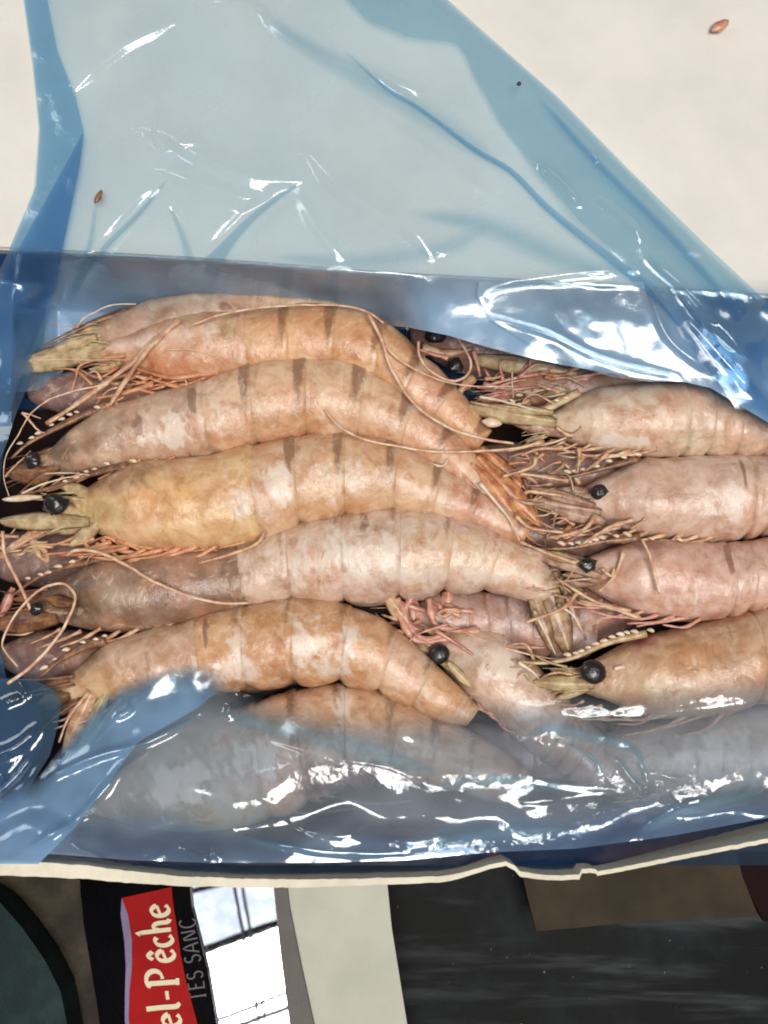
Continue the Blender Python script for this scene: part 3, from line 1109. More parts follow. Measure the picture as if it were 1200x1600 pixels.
p = Prawn('tan prawn with a big white patch behind its dark eyed head',
          [(66, 690, 66, 762), (130, 650, 136, 748), (220, 620, 225, 730), (310, 596, 320, 720), (390, 566, 400, 704), (470, 556, 470, 694), (550, 566, 535, 692), (622, 602, 600, 706), (690, 652, 652, 722), (742, 708, 704, 752), (775, 750, 745, 785)],
          z=8, car=0.355, tint=(212, 164, 120), ctint=(196, 156, 124), frost=0.10, cfrost=-0.15, band=0.9, seed=3.4, bandw=0.13,
          patches=[(268, 676, 40, 28, -12, W, 1.6), (345, 650, 22, 40, -20, W, 0.5), (215, 665, 10, 26, 0, 'b', 0.9), (90, 705, 50, 34, 0, (110, 78, 52), 0.85),
                   (160, 675, 50, 30, -20, (150, 112, 76), 0.6), (300, 625, 8, 24, -15, 'b', 1.1), (470, 660, 60, 30, 0, (206, 140, 80), 0.7), (700, 700, 60, 50, 40, (210, 144, 104), 0.8),
                   (400, 640, 24, 20, 0, (214, 178, 128), 0.6)])
p.head(M_horn,M_leg)
p.eye(52, 719, 13, z=34, stalk=(78, 712))
p.rostrum([(18, 716), (45, 692), (90, 668), (130, 648), (170, 633)], z=26, r=8, teeth=[(32, 695), (50, 686), (61, 679), (81, 666), (97, 657), (109, 650), (120, 646), (152, 639)])
p.blade((80, 735), (12, 738), 20, z=16, mat=M_horn)
p.feeler([(8, 745), (30, 720), (48, 704)], 2.5, z=30, mat=M_legpale)
p.feeler([(507, 640, 58), (528, 664, 60), (560, 682, 60), (600, 692, 58), (680, 703, 50), (760, 703, 40), (850, 694, 30), (885, 684, 28)], 2.7, tip=0.8)
p.feeler([(70, 740), (110, 740), (140, 742)], 2, z=40)
p.blade((745, 715), (842, 815), 22, z=20, mat=M_fan, name='uropod', tipw=0.3)
p.blade((735, 725), (815, 826), 18, z=26, mat=M_fan, name='telson', tipw=0.2, bend=6)
p.blade((752, 700), (830, 770), 15, z=6, mat=M_fan, name='uropod', tipw=0.35)
p.blade((728, 690), (806, 742), 14, z=-2, mat=M_fan, name='uropod', tipw=0.35)
p.blade((722, 740), (772, 800), 12, z=24, mat=M_legpink, name='uropod', tipw=0.3)
p.legs([[(750, 755), (775, 785), (795, 810), (812, 845)]], z=42, r=4, mat=M_tooth, name='uropod_rib')
p.legs([[(818, 745), (835, 790), (850, 840), (855, 868)]], z=10, r=4, mat=M_horn, name='uropod_rib')
p.legs([[(660, 722), (690, 728), (700, 718)]], z=34, r=4, mat=M_tooth, name='pleopod')

p = Prawn('yellow headed prawn with a large glassy carapace and black eye',
          [(104, 748, 112, 842), (190, 722, 192, 864), (300, 712, 300, 870), (400, 692, 410, 852), (470, 678, 480, 828), (545, 677, 545, 814), (620, 690, 610, 808), (690, 727, 668, 814), (760, 770, 738, 826), (825, 815, 808, 850)],
          z=16, car=0.40, lat=0.66, tint=(210, 160, 112), ctint=(222, 174, 110), frost=0.14, cfrost=-0.15, band=0.8, seed=5.2, bandw=0.12,
          patches=[(260, 780, 60, 34, 0, (224, 160, 84), 0.9), (160, 800, 46, 30, 0, (176, 152, 84), 0.6), (180, 745, 90, 22, -12, (160, 100, 58), 0.8),
                   (380, 770, 36, 34, 50, W, 0.75), (435, 755, 22, 38, -20, W, 1.3), (385, 800, 30, 24, 30, W, 0.5), (520, 790, 60, 18, 0, (210, 140, 72), 0.6),
                   (460, 700, 14, 22, 0, 'b', 0.6), (330, 735, 30, 12, 0, 'b', 0.4), (560, 740, 60, 24, 10, W, 0.5), (740, 790, 60, 36, 30, (198, 136, 112), 0.8)])
p.head(M_scale,M_leg)
p.eye(86, 788, 18, z=54, stalk=(122, 800))
p.rostrum([(34, 772), (80, 762), (135, 742), (200, 727)], z=30, r=7, teeth=[(102, 754), (120, 748), (135, 739), (148, 735), (167, 727), (208, 723)])
p.feeler([(34, 771), (80, 752), (130, 741)], 2.4, z=44, mat=M_tooth)
p.blade((140, 815), (2, 812), 15, z=40, mat=M_scale, tipw=0.5)
p.blade((150, 800), (50, 830), 14, z=30, mat=M_scale, tipw=0.5)
p.blade((66, 776), (5, 779), 6, z=36, mat=M_tooth, tipw=0.5)
p.blade((160, 812), (110, 850), 14, z=34, mat=M_scale)
p.legs([[(50, 832), (20, 852), (2, 872)], [(50, 845), (62, 868), (74, 877), (70, 862), (52, 842)], [(70, 830), (40, 845), (2, 868), (-8, 880)]], z=24, r=6, mat=M_legpale, tip=0.7)
p.legs([[(140, 858), (220, 852), (320, 858), (388, 846)], [(150, 850), (200, 862), (270, 868), (330, 874)], [(180, 845), (250, 858), (340, 860)],
        [(160, 842), (182, 868), (210, 874)], [(130, 845), (150, 866), (190, 858)]], z=30, r=5, mat=M_leg)
p.feeler([(105, 868, 50), (118, 860, 54), (150, 862, 56), (190, 880, 60), (240, 910, 62), (300, 933, 62), (350, 943, 58), (388, 942, 54)], 3.4, tip=0.75)
p.feeler([(4, 830, 50), (8, 865, 46), (26, 905, 44), (50, 958, 46)], 3.6, tip=0.9)
p.legs([[(415, 830), (400, 850), (360, 866), (310, 880)]], z=44, r=4, mat=M_legpale, tip=0.6)

p = Prawn('dark headed prawn with a pale white blotched back arching in the middle',
          [(54, 905, 50, 985), (140, 872, 145, 995), (260, 856, 260, 985), (360, 850, 372, 958), (440, 822, 450, 946), (530, 798, 535, 950), (620, 791, 620, 945), (700, 800, 685, 932), (775, 826, 745, 928), (838, 862, 795, 932), (870, 905, 830, 945)],
          z=2, car=0.40, tint=(202, 166, 138), ctint=(150, 112, 84), frost=0.24, cfrost=-0.22, band=0.5, seed=6.6, bandw=0.12,
          patches=[(110, 930, 80, 50, 0, (96, 66, 42), 0.85), (240, 935, 90, 40, 0, (140, 100, 74), 0.7), (340, 905, 40, 50, 0, (150, 108, 76), 0.5), (170, 930, 50, 26, 0, (168, 140, 106), 0.55),
                   (345, 890, 9, 24, 0, 'b', 0.6), (545, 870, 24, 46, -20, W, 1.1), (610, 865, 26, 40, -10, W, 0.9), (480, 890, 36, 30, 0, W, 0.6), (570, 815, 9, 22, 0, 'b', 1.0), (570, 920, 60, 20, 0, (206, 164, 146), 0.7),
                   (700, 860, 60, 40, 0, (218, 186, 146), 0.8), (790, 880, 50, 40, 0, (222, 188, 146), 0.7), (660, 900, 50, 26, 0, W, 0.7), (760, 905, 36, 14, 0, W, 0.8)])
p.head(M_horn,M_legpale)
p.eye(57, 951, 10, z=44)
p.rostrum([(20, 930), (60, 902), (110, 884), (180, 868)], z=22, r=7, teeth=[(44, 906), (64, 900), (76, 897), (92, 888), (114, 880), (128, 872)])
p.blade((90, 965), (-10, 975), 20, z=20, mat=M_horn)
p.blade((120, 945), (70, 935), 10, z=44, mat=M_horn)
p.blade((20, 918), (0, 962), 9, z=10, mat=M_legpink)
p.feeler([(12, 1068, 60), (50, 1040, 62), (88, 998, 62), (112, 955, 62), (117, 930, 60), (104, 914, 58), (82, 912, 58), (55, 926, 56), (26, 958, 52), (6, 1000, 44), (10, 1018, 36), (28, 1042, 34)], 3.4, tip=0.6)
p.blade((845, 880), (892, 1022), 22, z=6, mat=M_fangrey, name='uropod', tipw=0.25)
p.blade((862, 885), (915, 995), 18, z=-6, mat=M_fangrey, name='uropod', tipw=0.3)
p.blade((822, 900), (868, 1020), 13, z=14, mat=M_fangrey, name='telson', tipw=0.2)
p.blade((880, 900), (935, 960), 12, z=-14, mat=M_fangrey, name='uropod', tipw=0.3)
p.legs([[(835, 955), (850, 985), (868, 1022)], [(872, 945), (892, 958), (904, 972)]], z=28, r=3.5, mat=M_tooth, name='uropod_rib')
p.legs([[(620, 935), (640, 975), (655, 985)], [(645, 930), (632, 960), (660, 998), (700, 990)], [(620, 955), (650, 1000), (705, 998)], [(670, 935), (680, 975), (715, 985)]], z=2, r=8, mat=M_legpink, name='pleopod', tip=0.6)
p.blade((640, 930), (650, 985), 18, z=-14, mat=M_legpink, name='pleopod')
p.blade((700, 925), (700, 985), 20, z=-16, mat=M_legpink, name='pleopod')
p.blade((600, 925), (640, 975), 14, z=6, mat=M_legpale, name='pleopod')

p = Prawn('mauve pink prawn tucked under the pale one with its flesh showing',
          [(640, 930, 650, 1005), (705, 922, 710, 1010), (780, 925, 785, 1015), (850, 945, 850, 1030), (930, 960, 920, 1030)],
          z=-40, tint=(172, 138, 130), ctint=(176, 142, 132), frost=0.0, cfrost=0.0, band=0.6, seed=9.2, car=0.3)
p.head(M_legpink,M_legpink)
p.legs([[(690, 1000), (760, 985), (840, 1000)], [(760, 970), (820, 985), (850, 1000)], [(740, 1000), (800, 1010), (860, 1012)]], z=-14, r=7, mat=M_legpink)

p = Prawn('whitish prawn slanting under the film with round eye',
          [(694, 968, 652, 1030), (760, 975, 706, 1078), (830, 1030, 770, 1128), (890, 1092, 838, 1185), (950, 1150, 905, 1230), (1010, 1190, 985, 1260)],
          z=-20, car=0.62, tint=(188, 152, 128), ctint=(206, 172, 148), frost=-0.1, cfrost=-0.2, band=0.3, seed=4.4,
          patches=[(790, 1035, 40, 44, 40, W, 1.3), (735, 1040, 20, 34, 40, (170, 134, 100), 0.6), (765, 1045, 16, 10, 20, 'b', 0.9)])
p.head(M_scale,M_legpink)
p.eye(686, 1022, 16, z=10, rough=0.1, stalk=(712, 1050))
p.blade((700, 1035), (735, 1072), 8, z=14, mat=M_scale)
p.legs([[(680, 985), (720, 1010), (780, 1052)], [(700, 975), (655, 990), (640, 1002)]], z=18, r=4, mat=M_legpink)

p = Prawn('amber and white blotched prawn bending down into the lower film',
          [(92, 1045, 108, 1120), (160, 1003, 190, 1105), (260, 977, 282, 1090), (350, 952, 360, 1085), (440, 935, 440, 1078), (520, 937, 505, 1074), (590, 962, 560, 1078), (650, 1008, 612, 1096), (706, 1060, 668, 1122), (745, 1100, 718, 1136)],
          z=10, car=0.33, tint=(208, 148, 92), ctint=(198, 152, 116), frost=0.16, cfrost=-0.1, band=0.5, seed=7.9, bandw=0.12,
          patches=[(110, 1040, 60, 24, -28, (120, 80, 52), 0.7), (150, 1075, 60, 30, -20, (204, 156, 96), 0.7), (230, 1040, 8, 34, 0, 'b', 0.6), (372, 1015, 24, 30, 0, W, 0.9),
                   (420, 960, 60, 16, 0, (206, 146, 76), 0.8), (478, 1010, 24, 36, 0, W, 1.2), (550, 1000, 16, 40, 10, W, 0.9), (520, 1040, 40, 16, 0, W, 0.7), (350, 1050, 50, 20, 0, W, 0.7),
                   (440, 1050, 50, 16, 0, (196, 128, 74), 0.8), (630, 1040, 60, 50, 45, (214, 176, 142), 0.9), (320, 990, 6, 24, 0, 'b', 0.9)])
p.head(M_horn,M_legpale)
p.rostrum([(60, 1060), (90, 1034), (130, 1012), (165, 1000)], z=24, r=8, teeth=[(70, 1046), (86, 1032), (104, 1018), (130, 1006), (150, 1001), (164, 996)])
p.blade((110, 1085), (60, 1100), 16, z=20, mat=M_horn)
p.blade((150, 1070), (98, 1172), 16, z=28, mat=M_legpale)
p.blade((170, 1075), (122, 1168), 12, z=30, mat=M_scale)
p.legs([[(190, 1090), (160, 1130), (128, 1176)], [(140, 1080), (108, 1120), (92, 1160)], [(215, 1090), (190, 1120), (150, 1160)]], z=34, r=5, mat=M_legpale)
p.legs([[(110, 1110), (140, 1110), (160, 1085)], [(120, 1130), (150, 1120), (185, 1098)]], z=26, r=6, mat=M_legpale)

p = Prawn('prawn lying lowest in the carton beneath the milky lower film',
          [(120, 1235, 120, 1310), (220, 1170, 225, 1322), (330, 1120, 345, 1320), (410, 1092, 435, 1290), (480, 1072, 500, 1260), (560, 1070, 560, 1236), (650, 1098, 630, 1230), (740, 1142, 708, 1240), (820, 1195, 790, 1262)],
          z=-8, car=0.42, lat=0.6, tint=(206, 158, 118), ctint=(170, 148, 118), frost=0.05, cfrost=-0.2, band=0.6, seed=8.5,
          patches=[(280, 1225, 62, 36, -20, W, 1.7), (400, 1185, 44, 34, -10, W, 1.3), (340, 1285, 90, 22, -5, (186, 160, 104), 0.9), (540, 1220, 90, 38, 0, (104, 26, 34), 1.0), (530, 1100, 12, 30, 10, W, 0.9)])
p.head(M_legpale,M_legpink)
p.legs([[(420, 1260), (480, 1270), (560, 1262)], [(450, 1285), (520, 1290), (600, 1270)], [(500, 1240), (580, 1255), (650, 1250)]], z=4, r=12, mat=M_black, name='pleopod')

# ---- right column, heads to the left, tails out of view
p = Prawn('pinkish prawn half covered by the overhanging liner',
          [(770, 585, 775, 640), (850, 575, 850, 640), (950, 578, 950, 640), (1060, 580, 1060, 640), (1160, 570, 1160, 640)],
          z=-26, tint=(168, 118, 96), ctint=(160, 118, 96), frost=-0.1, cfrost=-0.2, seed=11.1, car=0.6)
p.head(M_legpink,M_legpink)
p.rostrum([(800, 628), (850, 612), (920, 590)], z=-4, r=7, teeth=[(812, 620), (825, 616), (838, 612), (850, 608), (868, 603)], tr=3.4)
p.blade((900, 585), (752, 556), 17, z=-2, mat=M_scale, tipw=0.7)
p.eye(680, 522, 15, z=-20)
p.eye(712, 572, 13, z=-24)
p.feeler([(654, 534, 54), (655, 555, 58), (670, 578, 62), (702, 594, 64), (726, 588, 62), (735, 570, 60), (728, 548, 54), (711, 522, 46)], 2.9, tip=0.8)
p.feeler([(800, 580, 30), (801, 600, 36), (802, 622, 20)], 2.0)
p.legs([[(860, 580), (800, 592), (745, 606)], [(920, 590), (870, 600), (820, 618)], [(960, 578), (925, 586), (905, 600)], [(740, 548), (746, 570), (750, 588)], [(755, 600), (800, 608), (840, 604)],
        [(905, 572), (880, 585), (850, 606)], [(700, 560), (660, 548), (640, 540)]], z=0, r=5.5, mat=M_legpink)
p.legs([[(660, 545), (700, 552), (740, 545)], [(740, 590), (720, 610), (700, 640)]], z=-18, r=12, mat=M_legpale)

p = Prawn('cream prawn with an orange brown spot and white cheek, first in the column of heads',
          [(848, 640, 852, 692), (905, 610, 905, 702), (975, 600, 975, 712), (1080, 597, 1080, 716), (1150, 618, 1150, 716), (1230, 648, 1230, 720), (1320, 690, 1310, 740)],
          z=8, car=0.46, tint=(204, 170, 138), ctint=(208, 176, 144), frost=-0.12, cfrost=-0.15, band=0.35, seed=12.5,
          patches=[(985, 655, 44, 18, 0, (186, 124, 74), 0.95), (965, 688, 50, 14, 5, W, 1.4), (1060, 660, 26, 40, 10, W, 0.55), (1072, 690, 40, 20, 0, (206, 188, 150), 0.7)])
p.head(M_scale,M_legpale)
p.blade((870, 660), (735, 632), 17, z=26, mat=M_scale, tipw=0.4)
p.blade((865, 645), (770, 632), 9, z=34, mat=M_scale)
p.blade((895, 680), (800, 655), 12, z=22, mat=M_scalepink)
p.rostrum([(735, 628), (800, 640), (850, 640), (905, 612)], z=24, r=7, mat=M_scale, teeth=[(770, 626), (800, 630), (812, 634), (870, 628), (885, 624)], tr=3.1)
p.legs([[(870, 668), (890, 680), (905, 672), (908, 660)], [(850, 690), (800, 702), (740, 706)], [(880, 700), (840, 702), (815, 712)], [(905, 700), (905, 722), (902, 738)], [(950, 708), (930, 725), (915, 735)]], z=34, r=5, mat=M_legpale)
p.feeler([(750, 620, 40), (790, 628, 46), (840, 642, 44)], 3, mat=M_tooth)

p = Prawn('pink prawn with squashed dark eye and white rear cheek, second in the head column',
          [(902, 745, 904, 820), (980, 718, 980, 840), (1080, 711, 1080, 850), (1160, 710, 1160, 846), (1240, 712, 1240, 830), (1340, 730, 1330, 820)],
          z=4, car=0.60, tint=(204, 168, 144), ctint=(206, 168, 144), frost=-0.15, cfrost=-0.2, band=0.35, seed=13.2,
          patches=[(1140, 782, 32, 36, -20, W, 1.5), (1060, 800, 60, 14, 0, W, 0.5), (1050, 775, 40, 14, 10, (176, 118, 80), 0.9), (960, 730, 60, 14, -10, (150, 120, 100), 0.7), (1160, 735, 5, 30, -15, 'b', 0.9)])
p.head(M_scalepink,M_legpale)
p.eye(936, 768, 12, z=40)
p.rostrum([(820, 735), (880, 745), (930, 735), (1000, 716)], z=22, r=6, mat=M_horn, teeth=[(887, 740), (899, 739), (912, 736), (932, 731), (952, 723), (975, 717), (997, 713)], tr=3.1)
p.blade((930, 790), (835, 762), 10, z=32, mat=M_scalepink)
p.blade((940, 800), (830, 780), 13, z=24, mat=M_scalepink)
p.blade((945, 815), (870, 795), 13, z=28, mat=M_scalepink)
p.legs([[(888, 752), (850, 745), (812, 740)], [(838, 715), (830, 730), (785, 745)], [(820, 772), (830, 768), (880, 775)], [(930, 806), (915, 825), (888, 835), (858, 840)],
        [(806, 806), (830, 825), (880, 832)], [(990, 812), (950, 825), (910, 850)], [(1010, 800), (1004, 815), (985, 826)]], z=38, r=4.5, mat=M_legpale, tip=0.6)

p = Prawn('rosy prawn with a notched dark eye and a needle thin leg across its cheek',
          [(896, 858, 904, 928), (970, 842, 980, 960), (1080, 845, 1085, 974), (1150, 846, 1150, 966), (1230, 836, 1230, 950), (1340, 840, 1330, 930)],
          z=8, car=0.54, tint=(202, 158, 136), ctint=(206, 158, 136), frost=-0.15, cfrost=-0.22, band=0.4, seed=14.7,
          patches=[(1070, 940, 60, 14, -4, W, 0.9), (1140, 920, 20, 30, 0, W, 0.5), (1090, 895, 8, 20, 20, 'b', 0.5), (1000, 850, 70, 10, 0, (150, 92, 80), 0.8), (1138, 870, 7, 30, -14, 'b', 1.0), (950, 900, 40, 24, 0, (200, 146, 108), 0.6)])
p.head(M_scalepink,M_legpink)
p.eye(919, 882, 12, z=46)
p.rostrum([(830, 858), (890, 856), (940, 846), (1000, 840)], z=24, r=7, teeth=[(877, 852), (892, 852), (905, 851), (920, 849), (930, 846), (941, 843), (963, 840), (980, 838), (1018, 844), (1062, 846)], tr=3.1)
p.blade((940, 900), (826, 856), 13, z=30, mat=M_scalepink)
p.blade((910, 880), (850, 862), 8, z=38, mat=M_scale)
p.legs([[(985, 955), (930, 940), (872, 905)], [(960, 948), (920, 945), (900, 940)], [(902, 926), (880, 950), (820, 973)], [(900, 880), (850, 862), (812, 846)], [(975, 862), (960, 900), (935, 925)],
        [(1000, 966), (960, 952), (905, 938)], [(940, 888), (955, 900), (960, 888)]], z=44, r=4.5, mat=M_legpale, tip=0.6)
p.feeler([(1003, 842, 58), (1015, 870, 66), (1025, 905, 68), (1031, 928, 66)], 2.4, tip=1.4)
p.feeler([(700, 975, -5), (770, 1005, 10), (860, 1028, 16), (905, 1022, 26)], 2.5)

p = Prawn('brownish prawn with a round black eye and red stained brow above the lower film',
          [(892, 1030, 896, 1096), (970, 1000, 980, 1118), (1080, 978, 1090, 1128), (1160, 955, 1170, 1112), (1240, 940, 1250, 1080), (1340, 930, 1345, 1050)],
          z=6, car=0.62, tint=(196, 148, 110), ctint=(196, 150, 108), frost=-0.15, cfrost=-0.3, band=0.4, seed=15.9,
          patches=[(995, 1002, 40, 14, -14, (140, 40, 44), 0.9), (1080, 1025, 60, 26, -10, (202, 134, 74), 0.8), (1000, 1080, 80, 22, 0, (190, 164, 128), 0.7), (1140, 985, 6, 30, -20, 'b', 0.6), (960, 1020, 30, 12, -10, (196, 156, 84), 0.7)])
p.head(M_scale,M_legpale)
p.eye(927, 1050, 19, z=40, rough=0.08, stalk=(960, 1048))
p.rostrum([(800, 1032), (850, 1036), (900, 1026), (950, 1004), (1010, 990)], z=26, r=6, mat=M_scale, teeth=[(887, 1026), (900, 1023), (909, 1020), (920, 1014), (932, 1009), (945, 1004), (957, 998), (970, 994), (980, 991), (992, 990), (1017, 988)], tr=3.0)
p.blade((930, 1070), (838, 1066), 13, z=24, mat=M_scale)
p.legs([[(810, 1035), (830, 1048), (842, 1060)], [(960, 1045), (975, 1042), (980, 1052), (968, 1062)]], z=36, r=4, mat=M_tooth)

p = Prawn('grey looking prawn wholly under the lower film at the carton side',
          [(900, 1150, 900, 1220), (1000, 1130, 1000, 1240), (1100, 1118, 1100, 1250), (1200, 1100, 1200, 1240), (1310, 1090, 1310, 1200)],
          z=-16, tint=(190, 168, 148), ctint=(180, 156, 136), frost=0.1, cfrost=0.0, band=0.3, seed=16.4, patches=[(1120, 1170, 60, 34, -10, W, 1.0)])
p.head(M_legpale,M_legpale)

M_gapshade, nt_, bs_, out_ = newmat('gap_shade')  # dark brown sheet added to paint shade into the gaps between prawns
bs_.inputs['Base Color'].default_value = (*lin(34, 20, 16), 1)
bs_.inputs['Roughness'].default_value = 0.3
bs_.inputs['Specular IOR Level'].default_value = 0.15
mesh_obj('gap_shade', [p * S for p in (P(-60, 1330, -98), P(1340, 1330, -98), P(1340, 470, -98), P(20, 490, -98))], [(0, 1, 2, 3)], M_gapshade, carton)

# ------------------------------------------------------------------ blue liner film
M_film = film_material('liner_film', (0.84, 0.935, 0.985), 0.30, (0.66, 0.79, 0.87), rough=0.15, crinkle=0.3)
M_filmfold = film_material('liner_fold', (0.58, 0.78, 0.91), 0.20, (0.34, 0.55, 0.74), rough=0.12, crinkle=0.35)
M_filmdeep = film_material('liner_deep', (0.18, 0.36, 0.64), 0.34, (0.05, 0.15, 0.36), rough=0.14, crinkle=0.35)  # darker copy of the film, shade of the carton's gaps put into its colour
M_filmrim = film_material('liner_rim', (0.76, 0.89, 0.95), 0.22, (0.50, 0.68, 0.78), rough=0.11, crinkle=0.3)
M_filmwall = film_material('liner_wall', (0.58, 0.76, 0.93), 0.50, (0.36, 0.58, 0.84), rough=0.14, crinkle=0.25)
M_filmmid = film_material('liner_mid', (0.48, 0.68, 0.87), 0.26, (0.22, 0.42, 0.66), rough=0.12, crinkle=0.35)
M_filmfront = film_material('liner_front', (0.74, 0.82, 0.91), 0.28, (0.60, 0.69, 0.78), rough=0.09, crinkle=0.35)


def seg_dist(X, Y, pts):
    best = np.full(X.shape, 1e9)
    tt = np.zeros(X.shape)
    pts = np.array(pts, float)
    L = np.concatenate([[0], np.cumsum(np.linalg.norm(np.diff(pts, axis=0), axis=1))])
    for i in range(len(pts) - 1):
        a, b = pts[i], pts[i + 1]
        d = b - a
        l2 = d @ d
        t = np.clip(((X - a[0]) * d[0] + (Y - a[1]) * d[1]) / l2, 0, 1)
        dist = np.hypot(X - a[0] - t * d[0], Y - a[1] - t * d[1])
        m = dist < best
        best = np.where(m, dist, best)
        tt = np.where(m, (L[i] + t * math.sqrt(l2)) / L[-1], tt)
    return best, tt


def creases(X, Y, lst):
    Z = np.zeros(X.shape)
    for w, amp, pts in lst:
        q = catmull(np.array(pts, float), 20) if len(pts) > 2 else np.array(pts, float)
        d, t = seg_dist(X, Y, q)
        Z += amp * np.exp(-(d / w) ** 1.6) * np.clip(np.sin(np.pi * np.clip(t, 0.02, 0.98)) * 1.6, 0, 1)
    return Z


def glints(X, Y, lst):
    """folds of the sheet with a wide even flank falling towards the carton front"""
    Z = np.zeros(X.shape)
    for w, S_, pts in lst:
        q = catmull(np.array(pts, float), 24) if len(pts) > 2 else np.array(pts, float)
        d, t = seg_dist(X, Y, q)
        o = np.argsort(q[:, 0])
        yl = np.interp(X, q[o, 0], q[o, 1])
        south = np.where(Y > yl, 1.0, 0.0)
        env = np.clip(np.sin(np.pi * np.clip(t, 0.01, 0.99)) * 1.8, 0, 1)
        ww = w * (0.45 + 0.55 * env)
        h = ww * S_
        Z += south * h * np.clip(1 - d / ww, 0, 1) + (1 - south) * h * np.exp(-(d / (ww * 1.6)) ** 1.5)
    return Z


def vnoise(X, Y, sc, seed):
    r = np.random.RandomState(seed)
    Z = np.zeros(X.shape)
    for o in range(4):
        for k in range(5):
            a = r.rand() * 2 * math.pi
            f = sc * (1.7 ** o) * (0.7 + 0.6 * r.rand())
            Z += np.sin((X * math.cos(a) + Y * math.sin(a)) * f + r.rand() * 7 + 0.8 * np.sin((X * math.sin(a) - Y * math.cos(a)) * f * 0.6)) / (1.75 ** o)
    return Z / 5


def interp_curve(pts, y):
    p = np.array(pts, float)
    return np.interp(y, p[:, 1], p[:, 0])


def film(name, y0, y1, left, right, H, step, mat, parent=None, milk=1.0, crumple=None, label=None, transpose=False):
    """sheet whose photo outline lies between two curves; H(X, Y) gives its height in pixel units"""
    ny = int((y1 - y0) / step) + 1
    ys = np.linspace(y0, y1, ny)
    if transpose:
        l, r = np.interp(ys, *np.array(left, float).T), np.interp(ys, *np.array(right, float).T)
    else:
        l, r = interp_curve(left, ys), interp_curve(right, ys)
    nx = int(np.max(np.abs(r - l)) / step) + 2
    A = np.linspace(0, 1, nx)
    B = l[:, None] * (1 - A) + r[:, None] * A
    C = np.repeat(ys[:, None], nx, 1)
    X, Y = (C, B) if transpose else (B, C)
    Z = H(X, Y)
    V = PM(X.ravel(), Y.ravel(), Z.ravel())
    idx = np.arange(ny * nx).reshape(ny, nx)
    q = np.stack([idx[:-1, :-1], idx[1:, :-1], idx[1:, 1:], idx[:-1, 1:]], -1).reshape(-1, 4)
    cr = crumple(X, Y).ravel() if crumple else np.zeros(V.shape[0])
    mk = milk(X, Y).ravel() if callable(milk) else np.full(V.shape[0], milk)
    return mesh_obj(name, V, q.tolist(), mat, parent, {'crumple': cr, 'milk': mk})


liner = empty('bag_liner', tuple(P(600, 430, ZL) * S), 'translucent blue plastic liner bag spread from the carton over the white flap', 'plastic bag')

GL_BACK = [
    (14, 0.50, [(118, 138), (150, 106), (200, 68), (265, 38)]),
    (30, 0.50, [(236, 204), (262, 208), (280, 226)]),
    (19, 0.52, [(262, 212), (300, 236), (360, 266), (410, 280), (458, 286)]),
    (22, 0.50, [(262, 268), (320, 292), (380, 310), (420, 312)]),
    (21, 0.54, [(484, 240), (530, 290), (580, 326), (640, 356), (672, 398)]),
    (4, 0.30, [(755, 452), (790, 440), (860, 430), (920, 424), (1000, 422)]),
    (4, 0.30, [(770, 490), (850, 512), (940, 556), (1060, 586)]),
    (4, 0.30, [(1003, 434), (1022, 480), (1050, 535), (1120, 580)]),
    (6, 0.5, [(838, 252), (880, 286), (908, 322)]),
]
BACK = [
    (12, -14, [(470, 285), (400, 335), (350, 385), (310, 445)]),
    (8, -8, [(250, 290), (170, 380), (112, 460)]),
    (7, -7, [(265, 320), (285, 370), (300, 400)]),
    (7, -9, [(560, 90), (600, 130), (660, 175), (740, 235), (800, 268), (860, 330), (960, 410), (1000, 440)]),
    (10, 6, [(400, 0), (450, 60), (560, 110), (680, 150)]),
    (12, 5, [(610, 190), (700, 260), (780, 316)]),
    (5, 6, [(330, 0), (405, 12), (418, 40)]),
    (6, 9, [(838, 256), (880, 292), (908, 325)]),
    (10, 5, [(470, 300), (490, 350), (540, 410)]),
    (5, 5, [(752, 462), (775, 446), (860, 432), (930, 424), (1000, 424)]),
    (6, 7, [(1003, 434), (1022, 480), (1050, 535), (1120, 588)]),
]


def crump_back(X, Y):
    z = np.zeros(X.shape)
    for x, y, rx, ry, k in [(600, 360, 90, 40, 1.0), (900, 470, 120, 16, 0.25), (420, 290, 80, 20, 0.8), (960, 500, 60, 14, 0.2), (1130, 500, 60, 60, 0.2), (960, 380, 60, 60, 0.5), (300, 430, 200, 30, 0.5)]:
        z += k * np.exp(-((X - x) / rx) ** 2 - ((Y - y) / ry) ** 2)
    return z * 0.55 + 0.05


def rim_y(X):
    return np.interp(X, [-40, 95, 300, 600, 1000, 1330], [384, 390, 401, 424, 446, 468])


def H_back(X, Y):
    ry = rim_y(X)
    t = np.clip((Y - ry) / 150.0, 0, 1.4)
    base = ZL + 10 - 320 * np.clip(t - 0.03, 0, 9) * (1 - 0.04 * np.sin(X / 90.0))
    flat = np.clip((ry - Y) / 60.0, 0, 1)
    base = np.maximum(base, -60)
    base = base + 5 * flat * (1 + vnoise(X, Y, 0.010, 3)) + 2.2 * vnoise(X, Y, 0.018, 4)
    # on the right the sheet hangs over the heads instead of going down behind
    ov = np.clip((X - 570) / 110.0, 0, 1)
    ov = ov * ov * (3 - 2 * ov)
    base = base * (1 - ov) + np.maximum(base, 128 - 0.17 * np.clip(Y - ry, 0, 400) + 3 * vnoise(X, Y, 0.03, 8)) * ov
    lf = np.clip((90 - X) / 70.0, 0, 1)
    base = base * (1 - lf) + np.maximum(base, 26 + 5 * vnoise(X, Y, 0.03, 9)) * lf
    z = base + creases(X, Y, BACK) * 1.2 + glints(X, Y, GL_BACK)
    return np.where(Y < ry + 2, np.maximum(z, ZL + 9 + 2 * np.sin(X * 0.05) * np.sin(Y * 0.04)), z)


